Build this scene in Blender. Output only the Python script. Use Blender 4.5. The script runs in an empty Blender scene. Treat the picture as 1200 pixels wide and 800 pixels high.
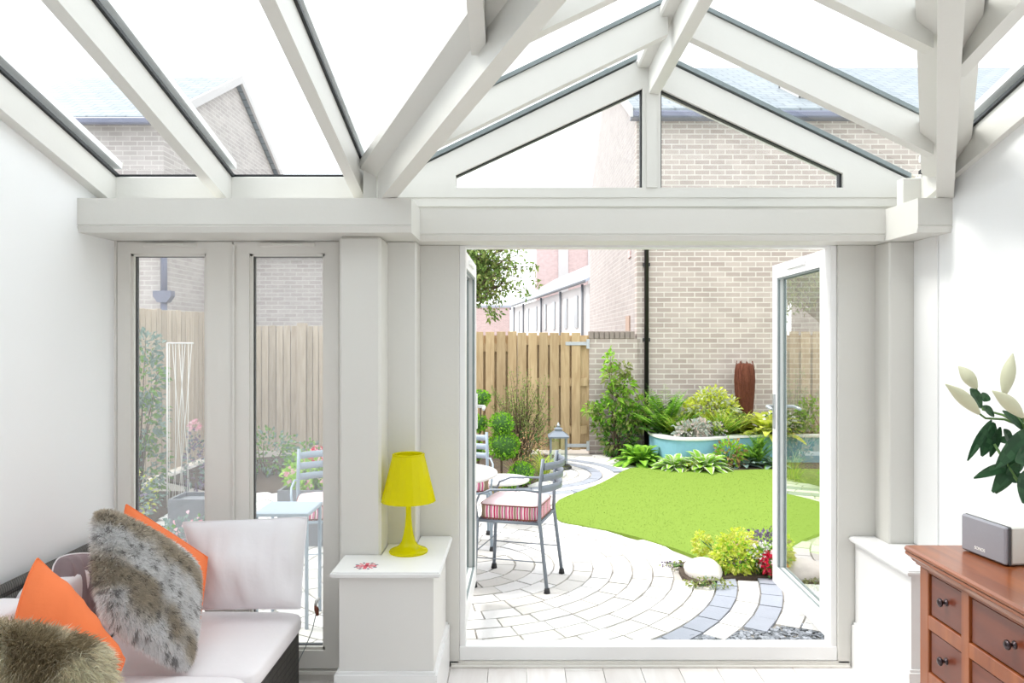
import bpy, math, random
from mathutils import Vector, Matrix, noise
R = random.Random(7)
C = bpy.context.scene.collection
PI = math.pi
VX, VY, F, CH = 608.0, 396.0, 900.0, 1.65

def P(px, py, D):            # survey helper: a photo point at a known depth -> metres
    return Vector(((px - VX) * D / F, D, CH + (VY - py) * D / F))

# ------------------------------------------------------------------ mesh builder
class MB:
    def __init__(s): s.v = []; s.f = []; s.m = []; s.sm = []; s.col = None
    def add(s, vs, fs, m=0, sm=False):
        b = len(s.v); s.v.extend([tuple(p) for p in vs])
        for f in fs: s.f.append(tuple(b + i for i in f)); s.m.append(m); s.sm.append(sm)
    def box(s, x0, x1, y0, y1, z0, z1, m=0, M=None, b=0.0):
        if b > 0:
            xs, ys, zs = (x0, x1), (y0, y1), (z0, z1)
            vs = []; idx = {}
            for i in (0, 1):
                for j in (0, 1):
                    for k in (0, 1):
                        for a in range(3):
                            p = [xs[i], ys[j], zs[k]]
                            sg = [1 if q == 0 else -1 for q in (i, j, k)]
                            for c in range(3):
                                if c != a: p[c] += sg[c] * b
                            idx[(i, j, k, a)] = len(vs); vs.append(Vector(p))
            fs = []
            cyc = [(0, 0), (1, 0), (1, 1), (0, 1)]
            # a = axis along which vertex lies ON the face
            for a in range(3):
                o = [q for q in range(3) if q != a]
                for e in (0, 1):
                    q = []
                    for (u, w) in cyc:
                        t = [0, 0, 0]; t[a] = e; t[o[0]] = u; t[o[1]] = w
                        q.append(idx[(t[0], t[1], t[2], a)])
                    fs.append(q)
            for a in range(3):
                o = [q for q in range(3) if q != a]
                for u in (0, 1):
                    for w in (0, 1):
                        t0 = [0, 0, 0]; t1 = [0, 0, 0]
                        t0[a] = 0; t1[a] = 1
                        for t in (t0, t1): t[o[0]] = u; t[o[1]] = w
                        fs.append([idx[(*t0, o[0])], idx[(*t1, o[0])], idx[(*t1, o[1])], idx[(*t0, o[1])]])
            for i in (0, 1):
                for j in (0, 1):
                    for k in (0, 1): fs.append([idx[(i, j, k, a)] for a in range(3)])
        else:
            vs = [Vector((x, y, z)) for x in (x0, x1) for y in (y0, y1) for z in (z0, z1)]
            fs = [(0, 1, 3, 2), (4, 6, 7, 5), (0, 4, 5, 1), (2, 3, 7, 6), (0, 2, 6, 4), (1, 5, 7, 3)]
        if M is not None: vs = [M @ p for p in vs]
        s.add(vs, fs, m)
    def prism(s, pts, off, m=0):            # polygon (3-D points) swept by off
        n = len(pts); off = Vector(off)
        vs = [Vector(p) for p in pts] + [Vector(p) + off for p in pts]
        fs = [tuple(range(n))[::-1], tuple(range(n, 2 * n))] + [(i, (i + 1) % n, n + (i + 1) % n, n + i) for i in range(n)]
        s.add(vs, fs, m)
    def tube(s, pts, r, m=0, n=8, cap=True):
        pts = [Vector(p) for p in pts]; k = len(pts)
        rs = r if isinstance(r, (list, tuple)) else [r] * k
        up = None; vs = []; fs = []
        for i, p in enumerate(pts):
            t = (pts[min(i + 1, k - 1)] - pts[max(i - 1, 0)])
            t = t.normalized() if t.length > 1e-9 else Vector((0, 0, 1))
            if up is None: up = Vector((0, 0, 1)) if abs(t.z) < .9 else Vector((1, 0, 0))
            a = t.cross(up).normalized(); b = a.cross(t).normalized(); up = b
            for j in range(n):
                th = 2 * PI * j / n
                vs.append(p + (a * math.cos(th) + b * math.sin(th)) * rs[i])
        for i in range(k - 1):
            for j in range(n): fs.append((i * n + j, i * n + (j + 1) % n, (i + 1) * n + (j + 1) % n, (i + 1) * n + j))
        if cap: fs.append(tuple(range(n))[::-1]); fs.append(tuple((k - 1) * n + j for j in range(n)))
        s.add(vs, fs, m, True)
    def lathe(s, prof, c=(0, 0, 0), m=0, n=40, M=None, flat=False):
        c = Vector(c); vs = []; fs = []
        for (r, z) in prof:
            for j in range(n):
                th = 2 * PI * j / n
                p = Vector((r * math.cos(th), r * math.sin(th), z))
                vs.append((M @ p if M is not None else p) + c)
        for i in range(len(prof) - 1):
            for j in range(n): fs.append((i * n + j, i * n + (j + 1) % n, (i + 1) * n + (j + 1) % n, (i + 1) * n + j))
        if prof[0][0] > 1e-6: fs.append(tuple(range(n))[::-1])
        if prof[-1][0] > 1e-6: fs.append(tuple((len(prof) - 1) * n + j for j in range(n)))
        s.add(vs, fs, m, not flat)
    def leaf(s, p, d, L, W, m=0, nrm=None, droop=0.0, fold=0.25):
        d = d.normalized()
        nrm = nrm or Vector((0, 0, 1))
        a = d.cross(nrm)
        if a.length < 1e-3: a = d.cross(Vector((1, 0, 0)))
        a.normalize(); u = a.cross(d).normalized()
        q = p + d * L * .5; tip = p + d * L - Vector((0, 0, droop * L))
        s.add([p, q + a * W * .5 + u * fold * W, tip, q - a * W * .5 + u * fold * W, q], [(0, 4, 1), (1, 4, 2), (0, 3, 4), (3, 2, 4)], m)
    def leafL(s, p, d, L, W, m=0, nrm=None, droop=0.3, fold=.15, seg=5, m2=None):   # long curved leaf with real outline
        d = d.normalized(); nrm = nrm or Vector((0, 0, 1)); a = d.cross(nrm)
        if a.length < 1e-3: a = d.cross(Vector((1, 0, 0)))
        a.normalize(); vs = []; fs = []; ms = []
        for i in range(seg + 1):
            t = i / seg; w = W * .5 * max(0.02, math.sin(PI * min(1, t * .93 + .04)) ** .8)
            c = p + d * L * t - Vector((0, 0, droop * L * t * t))
            u = a.cross(d)
            vs += [c + a * w + u * fold * w, c + a * w * .62 + u * fold * w * .5, c, c - a * w * .62 + u * fold * w * .5, c - a * w + u * fold * w]
        for i in range(seg):
            for j in range(4):
                b = i * 5 + j
                s.add([vs[b], vs[b + 1], vs[b + 6], vs[b + 5]], [(0, 1, 2, 3)], (m2 if (m2 is not None and j in (0, 3)) else m), True)
    def build(s, name, mats, parent=None, loc=None):
        me = bpy.data.meshes.new(name)
        me.from_pydata(s.v, [], s.f)
        mats = mats if isinstance(mats, (list, tuple)) else [mats]
        for m in mats: me.materials.append(m)
        me.polygons.foreach_set('material_index', s.m)
        me.polygons.foreach_set('use_smooth', s.sm)
        if s.col is not None:
            at = me.color_attributes.new('pile', 'FLOAT_COLOR', 'POINT')
            fl = []
            for c in s.col: fl.extend((c[0], c[1], c[2], 1.0))
            at.data.foreach_set('color', fl)
        me.update()
        o = bpy.data.objects.new(name, me); C.objects.link(o)
        if loc is not None: o.location = loc
        if parent is not None:
            o.parent = parent
            if loc is None: o.location = -parent.location if not PLOC.get(parent.name) else (0, 0, 0)
        return o
PLOC = {}
def empty(name, loc=(0, 0, 0), local=False):
    o = bpy.data.objects.new(name, None); C.objects.link(o); o.location = loc
    o.empty_display_size = .1
    if local: PLOC[o.name] = True
    return o
def tag(o, label, cat, group=None):
    o['label'] = label; o['category'] = cat
    if group: o['group'] = group
    return o
def struct(o): o['kind'] = 'structure'; return o
def sub(mb, name, mat, part):                # sub-part under a part already offset in world coordinates
    o = mb.build(name, mat); o.parent = part; o.location = (0, 0, 0); return o
def copy_tree(o, parent=None):
    c = o.copy(); C.objects.link(c)
    if parent is not None: c.parent = parent
    for ch in list(o.children): copy_tree(ch, c)
    return c

# ------------------------------------------------------------------ materials
def nt(name):
    m = bpy.data.materials.new(name); m.use_nodes = True; t = m.node_tree; t.nodes.clear()
    o = t.nodes.new('ShaderNodeOutputMaterial'); return m, t, o
def L(t, a, b): t.links.new(a, b)
def rgb(c): return (c[0], c[1], c[2], 1)
def mix_rgb(t, fac, a, b, mode='MIX'):
    n = t.nodes.new('ShaderNodeMix'); n.data_type = 'RGBA'; n.blend_type = mode
    for sock, v in ((n.inputs[0], fac), (n.inputs[6], a), (n.inputs[7], b)):
        if hasattr(v, 'links') or isinstance(v, bpy.types.NodeSocket): L(t, v, sock)
        else: sock.default_value = v if isinstance(v, (int, float)) else rgb(v)
    return n.outputs[2]
def mat(name, col, rough=.5, var=0.06, scale=12.0, bump=0.0, bscale=None, metal=0.0, spec=.5, coat=0.0, stretch=None):
    m, t, o = nt(name)
    p = t.nodes.new('ShaderNodeBsdfPrincipled')
    p.inputs['Roughness'].default_value = rough; p.inputs['Metallic'].default_value = metal
    p.inputs['Specular IOR Level'].default_value = spec; p.inputs['Coat Weight'].default_value = coat
    tc = t.nodes.new('ShaderNodeTexCoord'); mp = t.nodes.new('ShaderNodeMapping')
    L(t, tc.outputs['Object'], mp.inputs[0])
    if stretch: mp.inputs['Scale'].default_value = stretch
    n = t.nodes.new('ShaderNodeTexNoise'); n.inputs['Scale'].default_value = scale; n.inputs['Detail'].default_value = 5
    L(t, mp.outputs[0], n.inputs['Vector'])
    c = mix_rgb(t, n.outputs['Fac'], [x * (1 - var) for x in col], [min(1, x * (1 + var)) for x in col])
    L(t, c, p.inputs['Base Color'])
    if bump > 0:
        n2 = t.nodes.new('ShaderNodeTexNoise'); n2.inputs['Scale'].default_value = bscale or scale * 4; n2.inputs['Detail'].default_value = 6
        L(t, mp.outputs[0], n2.inputs['Vector'])
        b = t.nodes.new('ShaderNodeBump'); b.inputs['Strength'].default_value = bump; b.inputs['Distance'].default_value = .01
        L(t, n2.outputs['Fac'], b.inputs['Height']); L(t, b.outputs[0], p.inputs['Normal'])
    L(t, p.outputs[0], o.inputs[0]); return m
def swz(t, a, b):           # vector (object[a], object[b], 0)
    tc = t.nodes.new('ShaderNodeTexCoord'); s = t.nodes.new('ShaderNodeSeparateXYZ'); c = t.nodes.new('ShaderNodeCombineXYZ')
    L(t, tc.outputs['Object'], s.inputs[0]); L(t, s.outputs[a], c.inputs[0]); L(t, s.outputs[b], c.inputs[1]); return c.outputs[0]
def brick(name, a, b, c1, c2, mortar, bw=.225, rh=.075, ms=.009, rough=.85, bump=.4):
    m, t, o = nt(name); p = t.nodes.new('ShaderNodeBsdfPrincipled'); p.inputs['Roughness'].default_value = rough
    v = swz(t, a, b); br = t.nodes.new('ShaderNodeTexBrick'); L(t, v, br.inputs['Vector'])
    br.inputs['Scale'].default_value = 1; br.inputs['Brick Width'].default_value = bw; br.inputs['Row Height'].default_value = rh
    br.inputs['Mortar Size'].default_value = ms; br.inputs['Mortar Smooth'].default_value = .3
    br.inputs['Color1'].default_value = rgb(c1); br.inputs['Color2'].default_value = rgb(c2); br.inputs['Mortar'].default_value = rgb(mortar)
    n = t.nodes.new('ShaderNodeTexNoise'); n.inputs['Scale'].default_value = 3; n.inputs['Detail'].default_value = 8; L(t, v, n.inputs['Vector'])
    rr = t.nodes.new('ShaderNodeMapRange'); rr.inputs[3].default_value = .82; rr.inputs[4].default_value = 1.18; L(t, n.outputs['Fac'], rr.inputs[0])
    cc = t.nodes.new('ShaderNodeCombineColor')
    for i in range(3): L(t, rr.outputs[0], cc.inputs[i])
    L(t, mix_rgb(t, 1.0, br.outputs['Color'], cc.outputs[0], 'MULTIPLY'), p.inputs['Base Color'])
    bp = t.nodes.new('ShaderNodeBump'); bp.inputs['Strength'].default_value = bump; bp.inputs['Distance'].default_value = .006; bp.invert = True
    L(t, br.outputs['Fac'], bp.inputs['Height']); L(t, bp.outputs[0], p.inputs['Normal'])
    L(t, p.outputs[0], o.inputs[0]); return m
def wood(name, c1, c2, axis='x', rough=.6, scale=3.0, coat=0.0, plank=None, bump=.15):
    m, t, o = nt(name); p = t.nodes.new('ShaderNodeBsdfPrincipled'); p.inputs['Roughness'].default_value = rough; p.inputs['Coat Weight'].default_value = coat
    p.inputs['Coat Roughness'].default_value = .12
    tc = t.nodes.new('ShaderNodeTexCoord'); mp = t.nodes.new('ShaderNodeMapping'); L(t, tc.outputs['Object'], mp.inputs[0])
    st = {'x': (1, 9, 9), 'y': (9, 1, 9), 'z': (9, 9, 1)}[axis]; mp.inputs['Scale'].default_value = st
    n = t.nodes.new('ShaderNodeTexNoise'); n.inputs['Scale'].default_value = scale; n.inputs['Detail'].default_value = 9; n.inputs['Distortion'].default_value = .8
    L(t, mp.outputs[0], n.inputs['Vector'])
    g = t.nodes.new('ShaderNodeNewGeometry')
    r = t.nodes.new('ShaderNodeValToRGB'); r.color_ramp.elements[0].position = .32; r.color_ramp.elements[1].position = .68
    r.color_ramp.elements[0].color = rgb(c1); r.color_ramp.elements[1].color = rgb(c2); L(t, n.outputs['Fac'], r.inputs[0])
    mr = t.nodes.new('ShaderNodeMapRange'); mr.inputs[3].default_value = .86; mr.inputs[4].default_value = 1.12; L(t, g.outputs['Random Per Island'], mr.inputs[0])
    cc = t.nodes.new('ShaderNodeCombineColor')
    for i in range(3): L(t, mr.outputs[0], cc.inputs[i])
    L(t, mix_rgb(t, 1.0, r.outputs[0], cc.outputs[0], 'MULTIPLY'), p.inputs['Base Color'])
    b = t.nodes.new('ShaderNodeBump'); b.inputs['Strength'].default_value = bump; b.inputs['Distance'].default_value = .003
    L(t, n.outputs['Fac'], b.inputs['Height']); L(t, b.outputs[0], p.inputs['Normal'])
    L(t, p.outputs[0], o.inputs[0]); return m
def leafm(name, c1, c2, trans=.35, rough=.55):
    m, t, o = nt(name); g = t.nodes.new('ShaderNodeNewGeometry')
    col = mix_rgb(t, g.outputs['Random Per Island'], c1, c2)
    p = t.nodes.new('ShaderNodeBsdfPrincipled'); p.inputs['Roughness'].default_value = rough; p.inputs['Specular IOR Level'].default_value = .3
    L(t, col, p.inputs['Base Color'])
    tr = t.nodes.new('ShaderNodeBsdfTranslucent'); L(t, col, tr.inputs[0])
    mx = t.nodes.new('ShaderNodeMixShader'); mx.inputs[0].default_value = trans
    L(t, p.outputs[0], mx.inputs[1]); L(t, tr.outputs[0], mx.inputs[2]); L(t, mx.outputs[0], o.inputs[0]); return m
def glass(name, tint=(.97, .985, .98), ior=1.5, haze=0.0, gain=1.0):
    m, t, o = nt(name)
    tr = t.nodes.new('ShaderNodeBsdfTransparent'); tr.inputs[0].default_value = rgb(tint)
    gl = t.nodes.new('ShaderNodeBsdfGlossy'); gl.inputs['Roughness'].default_value = 0.0; gl.inputs[0].default_value = (1, 1, 1, 1)
    fr = t.nodes.new('ShaderNodeFresnel')
    ge = t.nodes.new('ShaderNodeNewGeometry'); mf = t.nodes.new('ShaderNodeMapRange')      # same reflectance from both faces of the pane
    mf.inputs[3].default_value = ior; mf.inputs[4].default_value = 1 / ior
    L(t, ge.outputs['Backfacing'], mf.inputs[0]); L(t, mf.outputs[0], fr.inputs[0])
    mu = t.nodes.new('ShaderNodeMath'); mu.operation = 'MULTIPLY'; mu.inputs[1].default_value = gain; mu.use_clamp = True
    L(t, fr.outputs[0], mu.inputs[0])
    mx = t.nodes.new('ShaderNodeMixShader'); L(t, mu.outputs[0], mx.inputs[0]); L(t, tr.outputs[0], mx.inputs[1]); L(t, gl.outputs[0], mx.inputs[2])
    last = mx.outputs[0]
    if haze > 0:  # whitish veil mixed into the glass, imitating washed-out reflections of the bright room
        df = t.nodes.new('ShaderNodeBsdfDiffuse'); df.inputs[0].default_value = (.9, .92, .95, 1)
        tl = t.nodes.new('ShaderNodeBsdfTranslucent'); tl.inputs[0].default_value = (.9, .92, .95, 1)
        m1 = t.nodes.new('ShaderNodeMixShader'); m1.inputs[0].default_value = .5; L(t, df.outputs[0], m1.inputs[1]); L(t, tl.outputs[0], m1.inputs[2])
        m2 = t.nodes.new('ShaderNodeMixShader'); m2.inputs[0].default_value = haze; L(t, last, m2.inputs[1]); L(t, m1.outputs[0], m2.inputs[2]); last = m2.outputs[0]
    L(t, last, o.inputs[0]); return m
def stripes(name):          # ticking stripes round the seat cushion
    m, t, o = nt(name); p = t.nodes.new('ShaderNodeBsdfPrincipled'); p.inputs['Roughness'].default_value = .8
    tc = t.nodes.new('ShaderNodeTexCoord'); s = t.nodes.new('ShaderNodeSeparateXYZ'); L(t, tc.outputs['Object'], s.inputs[0])
    ad = t.nodes.new('ShaderNodeMath'); ad.operation = 'ADD'; L(t, s.outputs[0], ad.inputs[0]); L(t, s.outputs[1], ad.inputs[1])
    ml = t.nodes.new('ShaderNodeMath'); ml.operation = 'MULTIPLY'; ml.inputs[1].default_value = 9.5; L(t, ad.outputs[0], ml.inputs[0])
    fr = t.nodes.new('ShaderNodeMath'); fr.operation = 'FRACT'; L(t, ml.outputs[0], fr.inputs[0])
    r = t.nodes.new('ShaderNodeValToRGB'); r.color_ramp.interpolation = 'CONSTANT'
    cols = [(0, (.55, .03, .12)), (.1, (.8, .62, .62)), (.17, (.6, .08, .22)), (.28, (.75, .6, .55)), (.34, (.28, .2, .13)), (.46, (.7, .55, .5)), (.52, (.62, .1, .25)), (.62, (.85, .75, .75)), (.7, (.25, .17, .12)), (.78, (.7, .2, .35)), (.9, (.85, .75, .75))]
    e = r.color_ramp.elements
    e[0].position = 0; e[0].color = rgb(cols[0][1]); e[1].position = cols[1][0]; e[1].color = rgb(cols[1][1])
    for q, c in cols[2:]: x = e.new(q); x.color = rgb(c)
    L(t, fr.outputs[0], r.inputs[0]); L(t, r.outputs[0], p.inputs['Base Color']); L(t, p.outputs[0], o.inputs[0]); return m
def wicker(name, c1, c2):
    m, t, o = nt(name); p = t.nodes.new('ShaderNodeBsdfPrincipled'); p.inputs['Roughness'].default_value = .55
    tc = t.nodes.new('ShaderNodeTexCoord'); s = t.nodes.new('ShaderNodeSeparateXYZ'); L(t, tc.outputs['Object'], s.inputs[0])
    a = t.nodes.new('ShaderNodeMath'); a.operation = 'ADD'; L(t, s.outputs[0], a.inputs[0]); L(t, s.outputs[1], a.inputs[1])
    c = t.nodes.new('ShaderNodeCombineXYZ'); L(t, a.outputs[0], c.inputs[0]); L(t, s.outputs[2], c.inputs[1])
    br = t.nodes.new('ShaderNodeTexBrick'); L(t, c.outputs[0], br.inputs['Vector']); br.inputs['Scale'].default_value = 1
    br.inputs['Brick Width'].default_value = .012; br.inputs['Row Height'].default_value = .03; br.inputs['Mortar Size'].default_value = .0018
    br.inputs['Color1'].default_value = rgb(c1); br.inputs['Color2'].default_value = rgb(c2); br.inputs['Mortar'].default_value = (.004, .004, .004, 1)
    L(t, br.outputs['Color'], p.inputs['Base Color'])
    b = t.nodes.new('ShaderNodeBump'); b.inputs['Strength'].default_value = .8; b.inputs['Distance'].default_value = .004; b.invert = True
    L(t, br.outputs['Fac'], b.inputs['Height']); L(t, b.outputs[0], p.inputs['Normal']); L(t, p.outputs[0], o.inputs[0]); return m
def attrm(name):
    m, t, o = nt(name); p = t.nodes.new('ShaderNodeBsdfPrincipled'); p.inputs['Roughness'].default_value = .8; p.inputs['Specular IOR Level'].default_value = .1
    a = t.nodes.new('ShaderNodeAttribute'); a.attribute_name = 'pile'; L(t, a.outputs['Color'], p.inputs['Base Color'])
    tl = t.nodes.new('ShaderNodeBsdfTranslucent'); L(t, a.outputs['Color'], tl.inputs[0]); mx = t.nodes.new('ShaderNodeMixShader'); mx.inputs[0].default_value = .4
    L(t, p.outputs[0], mx.inputs[1]); L(t, tl.outputs[0], mx.inputs[2]); L(t, mx.outputs[0], o.inputs[0]); return m
def lampm(name):
    m, t, o = nt(name)
    tr = t.nodes.new('ShaderNodeBsdfTransparent'); tr.inputs[0].default_value = (.93, .91, .05, 1)
    p = t.nodes.new('ShaderNodeBsdfPrincipled'); p.inputs['Base Color'].default_value = (.90, .86, .008, 1); p.inputs['Roughness'].default_value = .08
    tl = t.nodes.new('ShaderNodeBsdfTranslucent'); tl.inputs[0].default_value = (.96, .92, .03, 1)
    a = t.nodes.new('ShaderNodeMixShader'); a.inputs[0].default_value = .35; L(t, p.outputs[0], a.inputs[1]); L(t, tl.outputs[0], a.inputs[2])
    b = t.nodes.new('ShaderNodeMixShader'); b.inputs[0].default_value = .55; L(t, a.outputs[0], b.inputs[1]); L(t, tr.outputs[0], b.inputs[2])
    L(t, b.outputs[0], o.inputs[0]); return m

M = {}
M['timber'] = mat('painted_timber', (.66, .65, .615), .42, .02, 3, .04, 60)
M['timber_roof'] = mat('painted_roof_timber', (.68, .67, .635), .42, .02, 3, .04, 60)
M['frame'] = mat('window_frame_paint', (.74, .72, .68), .4, .02, 5, .02, 60)
M['upvc'] = mat('white_door_frame', (.84, .84, .84), .3, .01, 5)
M['plaster'] = mat('white_plaster', (.88, .89, .90), .8, .012, 4, .03, 80)
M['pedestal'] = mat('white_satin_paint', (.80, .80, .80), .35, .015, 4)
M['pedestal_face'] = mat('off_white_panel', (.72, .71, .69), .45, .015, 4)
M['gasket'] = mat('black_gasket', (.02, .023, .026), .5)
M['spacer'] = mat('grey_glass_edge', (.19, .225, .23), .35)
M['roof_glass'] = glass('roof_glass', (.95, .98, .98), 1.35)
M['pane'] = glass('pane_glass', (.93, .96, .95), 1.5, .20)
M['gable_glass'] = glass('gable_glass', (.95, .97, .97), 1.45, .08)
M['leaf_glass'] = glass('door_glass', (.80, .84, .81), 2.0, 0.0, 1.7)
M['floor'] = wood('limed_floorboards', (.72, .67, .64), (.84, .81, .79), 'y', .45, 1.2, bump=.05)
M['brick'] = brick('buff_brick', 0, 2, (.38, .315, .285), (.48, .41, .375), (.60, .555, .51), ms=.010)
M['brick_side'] = brick('buff_brick_side', 1, 2, (.37, .325, .315), (.42, .375, .36), (.46, .43, .42))
M['brick_pale'] = brick('pale_brick', 0, 2, (.38, .34, .33), (.46, .42, .41), (.55, .52, .5))
M['brick_pale_side'] = brick('pale_brick_side', 1, 2, (.40, .36, .35), (.48, .44, .42), (.55, .52, .5))
M['brick_pink'] = brick('pink_brick', 0, 2, (.50, .36, .35), (.56, .41, .40), (.6, .52, .51))
M['slate'] = brick('slate_roof', 0, 1, (.19, .22, .25), (.24, .27, .30), (.13, .15, .17), .3, .19, .018, .5, .3)
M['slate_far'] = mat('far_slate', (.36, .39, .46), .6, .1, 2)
M['render'] = mat('white_render', (.55, .53, .53), .8, .02, 2)
M['black_pipe'] = mat('black_plastic', (.012, .011, .012), .35)
M['grey_pipe'] = mat('grey_blue_plastic', (.14, .15, .22), .4)
M['fence'] = wood('new_timber', (.40, .27, .14), (.54, .40, .23), 'z', .7, 2.5)
M['fence_pale'] = wood('weathered_timber', (.42, .34, .26), (.54, .45, .36), 'z', .8, 2.5)
M['galv'] = mat('galvanised_steel', (.45, .48, .5), .4, .1, 20, metal=.6)
M['dark_iron'] = mat('dark_iron', (.05, .05, .055), .5, .1, 20, metal=.5)
M['chair'] = mat('grey_painted_metal', (.20, .23, .27), .45, .08, 20, metal=.2)
M['chair_blue'] = mat('pale_blue_painted_metal', (.30, .37, .44), .45, .08, 20)
M['rubber'] = mat('black_rubber', (.02, .02, .022), .7)
M['tabletop'] = mat('white_stone_top', (.72, .71, .69), .4, .05, 12)
M['mosaic'] = brick('mosaic_top', 0, 1, (.6, .62, .62), (.3, .33, .38), (.7, .7, .7), .04, .03, .004)
M['stripe'] = stripes('striped_ticking')
M['pink_cloth'] = mat('pale_pink_cloth', (.72, .58, .60), .85, .08, 25, .2, 200)
M['soil'] = mat('soil', (.07, .05, .035), .95, .3, 20, .5, 60)
M['grout'] = mat('sandy_grout', (.46, .43, .39), .95, .15, 30, .3, 90)
M['stone_a'] = mat('cream_sett', (.60, .58, .55), .8, .06, 9, .2, 60)
M['stone_b'] = mat('white_sett', (.68, .67, .66), .8, .06, 9, .2, 60)
M['stone_c'] = mat('grey_blue_sett', (.29, .31, .36), .8, .08, 9, .2, 60)
M['boulder'] = mat('pale_boulder', (.72, .68, .64), .85, .08, 6, .4, 30)
M['gravel'] = mat('slate_gravel', (.15, .16, .18), .7, .5, 40)
M['grass'] = mat('lawn_grass', (.19, .285, .045), .9, .10, 60, .5, 260, spec=.1)
M['blue_render'] = mat('blue_render', (.20, .42, .53), .75, .07, 6, .2, 40)
M['coping'] = mat('white_coping', (.72, .72, .7), .7, .05, 10, .3, 60)
M['rust'] = mat('rusted_willow', (.13, .035, .016), .9, .5, 60, .9, 120)
M['bark'] = mat('bark', (.12, .085, .055), .9, .3, 20, .5, 60)
M['stemg'] = mat('green_stem', (.10, .20, .05), .6, .2, 20)
M['chest'] = wood('cherry_wood', (.19, .048, .012), (.33, .095, .024), 'y', .32, 1.6, .35, bump=.05)
M['chest_z'] = wood('cherry_wood_upright', (.21, .052, .014), (.33, .095, .026), 'z', .35, 1.6, .25, bump=.05)
M['drawer'] = wood('cherry_drawer_front', (.11, .020, .009), (.20, .044, .015), 'y', .35, 1.3, .3, bump=.04)
M['knob'] = mat('dark_bronze', (.06, .045, .05), .32, .2, 20, metal=.8)
M['lamp'] = lampm('yellow_acrylic')
M['sonos_grille'] = mat('grey_speaker_cloth', (.30, .30, .34), .6, .03, 40, .2, 900)
M['sonos_white'] = mat('white_plastic', (.72, .73, .70), .35, .01)
M['sonos_dark'] = mat('charcoal_trim', (.06, .06, .065), .4)
M['wicker'] = wicker('dark_wicker', (.055, .048, .042), (.09, .08, .07))
M['seat'] = mat('white_pink_canvas', (.86, .82, .84), .85, .02, 6, .1, 40)
M['pillow'] = mat('pale_grey_canvas', (.77, .745, .77), .85, .03, 6, .15, 30)
M['orange'] = mat('orange_cotton', (.86, .20, .06), .8, .04, 6, .15, 60)
M['mauve'] = mat('mauve_velvet', (.25, .18, .19), .6, .3, 9, .5, 30)
M['beige'] = mat('beige_suede', (.60, .48, .43), .85, .06, 10, .2, 60)
M['fur'] = attrm('long_fur')
M['lily'] = leafm('lily_petal', (.62, .64, .42), (.78, .76, .62), .25, .5)
M['lily_leaf'] = leafm('lily_leaf', (.015, .055, .022), (.04, .11, .045), .15, .35)
M['vase_glass'] = glass('vase_glass', (.9, .95, .93), 1.45)
M['red_ink'] = mat('red_ink', (.70, .12, .17), .7)
M['grey_ink'] = mat('grey_ink', (.25, .2, .25), .7)
M['white_card'] = mat('white_card', (.8, .8, .78), .7)
M['window_dark'] = mat('dark_window', (.25, .27, .3), .2)
M['terracotta'] = mat('terracotta', (.42, .30, .24), .8, .1)
M['planter'] = mat('lead_grey_planter', (.17, .18, .2), .6, .1)
G = {
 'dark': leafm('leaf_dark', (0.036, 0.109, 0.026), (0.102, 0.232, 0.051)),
 'mid': leafm('leaf_mid', (0.087, 0.232, 0.029), (0.203, 0.406, 0.058)),
 'bright': leafm('leaf_bright', (0.189, 0.435, 0.029), (0.377, 0.638, 0.072)),
 'box': leafm('leaf_box', (0.131, 0.362, 0.014), (0.348, 0.652, 0.043)),
 'lime': leafm('leaf_lime', (0.551, 0.667, 0.043), (0.651, 0.651, 0.174)),
 'cream': leafm('leaf_cream', (0.525, 0.588, 0.406), (0.714, 0.735, 0.580)),
 'silver': leafm('leaf_silver', (0.377, 0.493, 0.435), (0.696, 0.567, 0.525)),
 'olive': leafm('leaf_olive', (0.189, 0.232, 0.072), (0.392, 0.435, 0.145)),
 'tree': leafm('leaf_tree', (0.102, 0.203, 0.043), (0.319, 0.435, 0.116)),
 'bronze': leafm('leaf_bronze', (0.319, 0.174, 0.087), (0.609, 0.406, 0.203)),
 'red': leafm('petal_red', (0.580, 0.014, 0.043), (0.630, 0.043, 0.102)),
 'white': leafm('petal_white', (0.735, 0.714, 0.714), (0.840, 0.840, 0.840)),
 'pink': leafm('petal_pink', (0.683, 0.290, 0.362), (0.840, 0.580, 0.652)),
 'plum': leafm('leaf_plum', (0.131, 0.087, 0.160), (0.290, 0.246, 0.348)),
 'teal': leafm('leaf_teal', (0.131, 0.217, 0.189), (0.290, 0.392, 0.348)),
}

# ------------------------------------------------------------------ roof geometry
XC, ZE, YE, S, SG, ZA = .655, 2.41, 3.62, .262, .485, 3.065
K = S / SG
def zm(y): return ZE + S * (YE - y)
def zg(x): return ZA - SG * abs(x - XC)
def vhalf(y): return (ZA - zm(y)) / SG           # half width of the gable opening at depth y
YV = YE - (ZA - ZE) / S                             # where the two valleys meet
WL, WR = -1.95, 1.915
YT = .2                                             # top of the glazed slope

# ------------------------------------------------------------------ the room
f = MB()
y = -1.6; 
for i, x in enumerate([WL - .1 + k * .19 for k in range(22)]):
    yy = -1.6 - (i * .37) % .9
    while yy < 3.86:
        y1 = min(yy + 1.25, 3.86)
        f.box(max(x, -2.1), min(x + .187, 2.05), max(yy, -1.6), y1 - .003, -.05, 0, 0)
        yy += 1.25
struct(f.build('floor', M['floor']))

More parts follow.
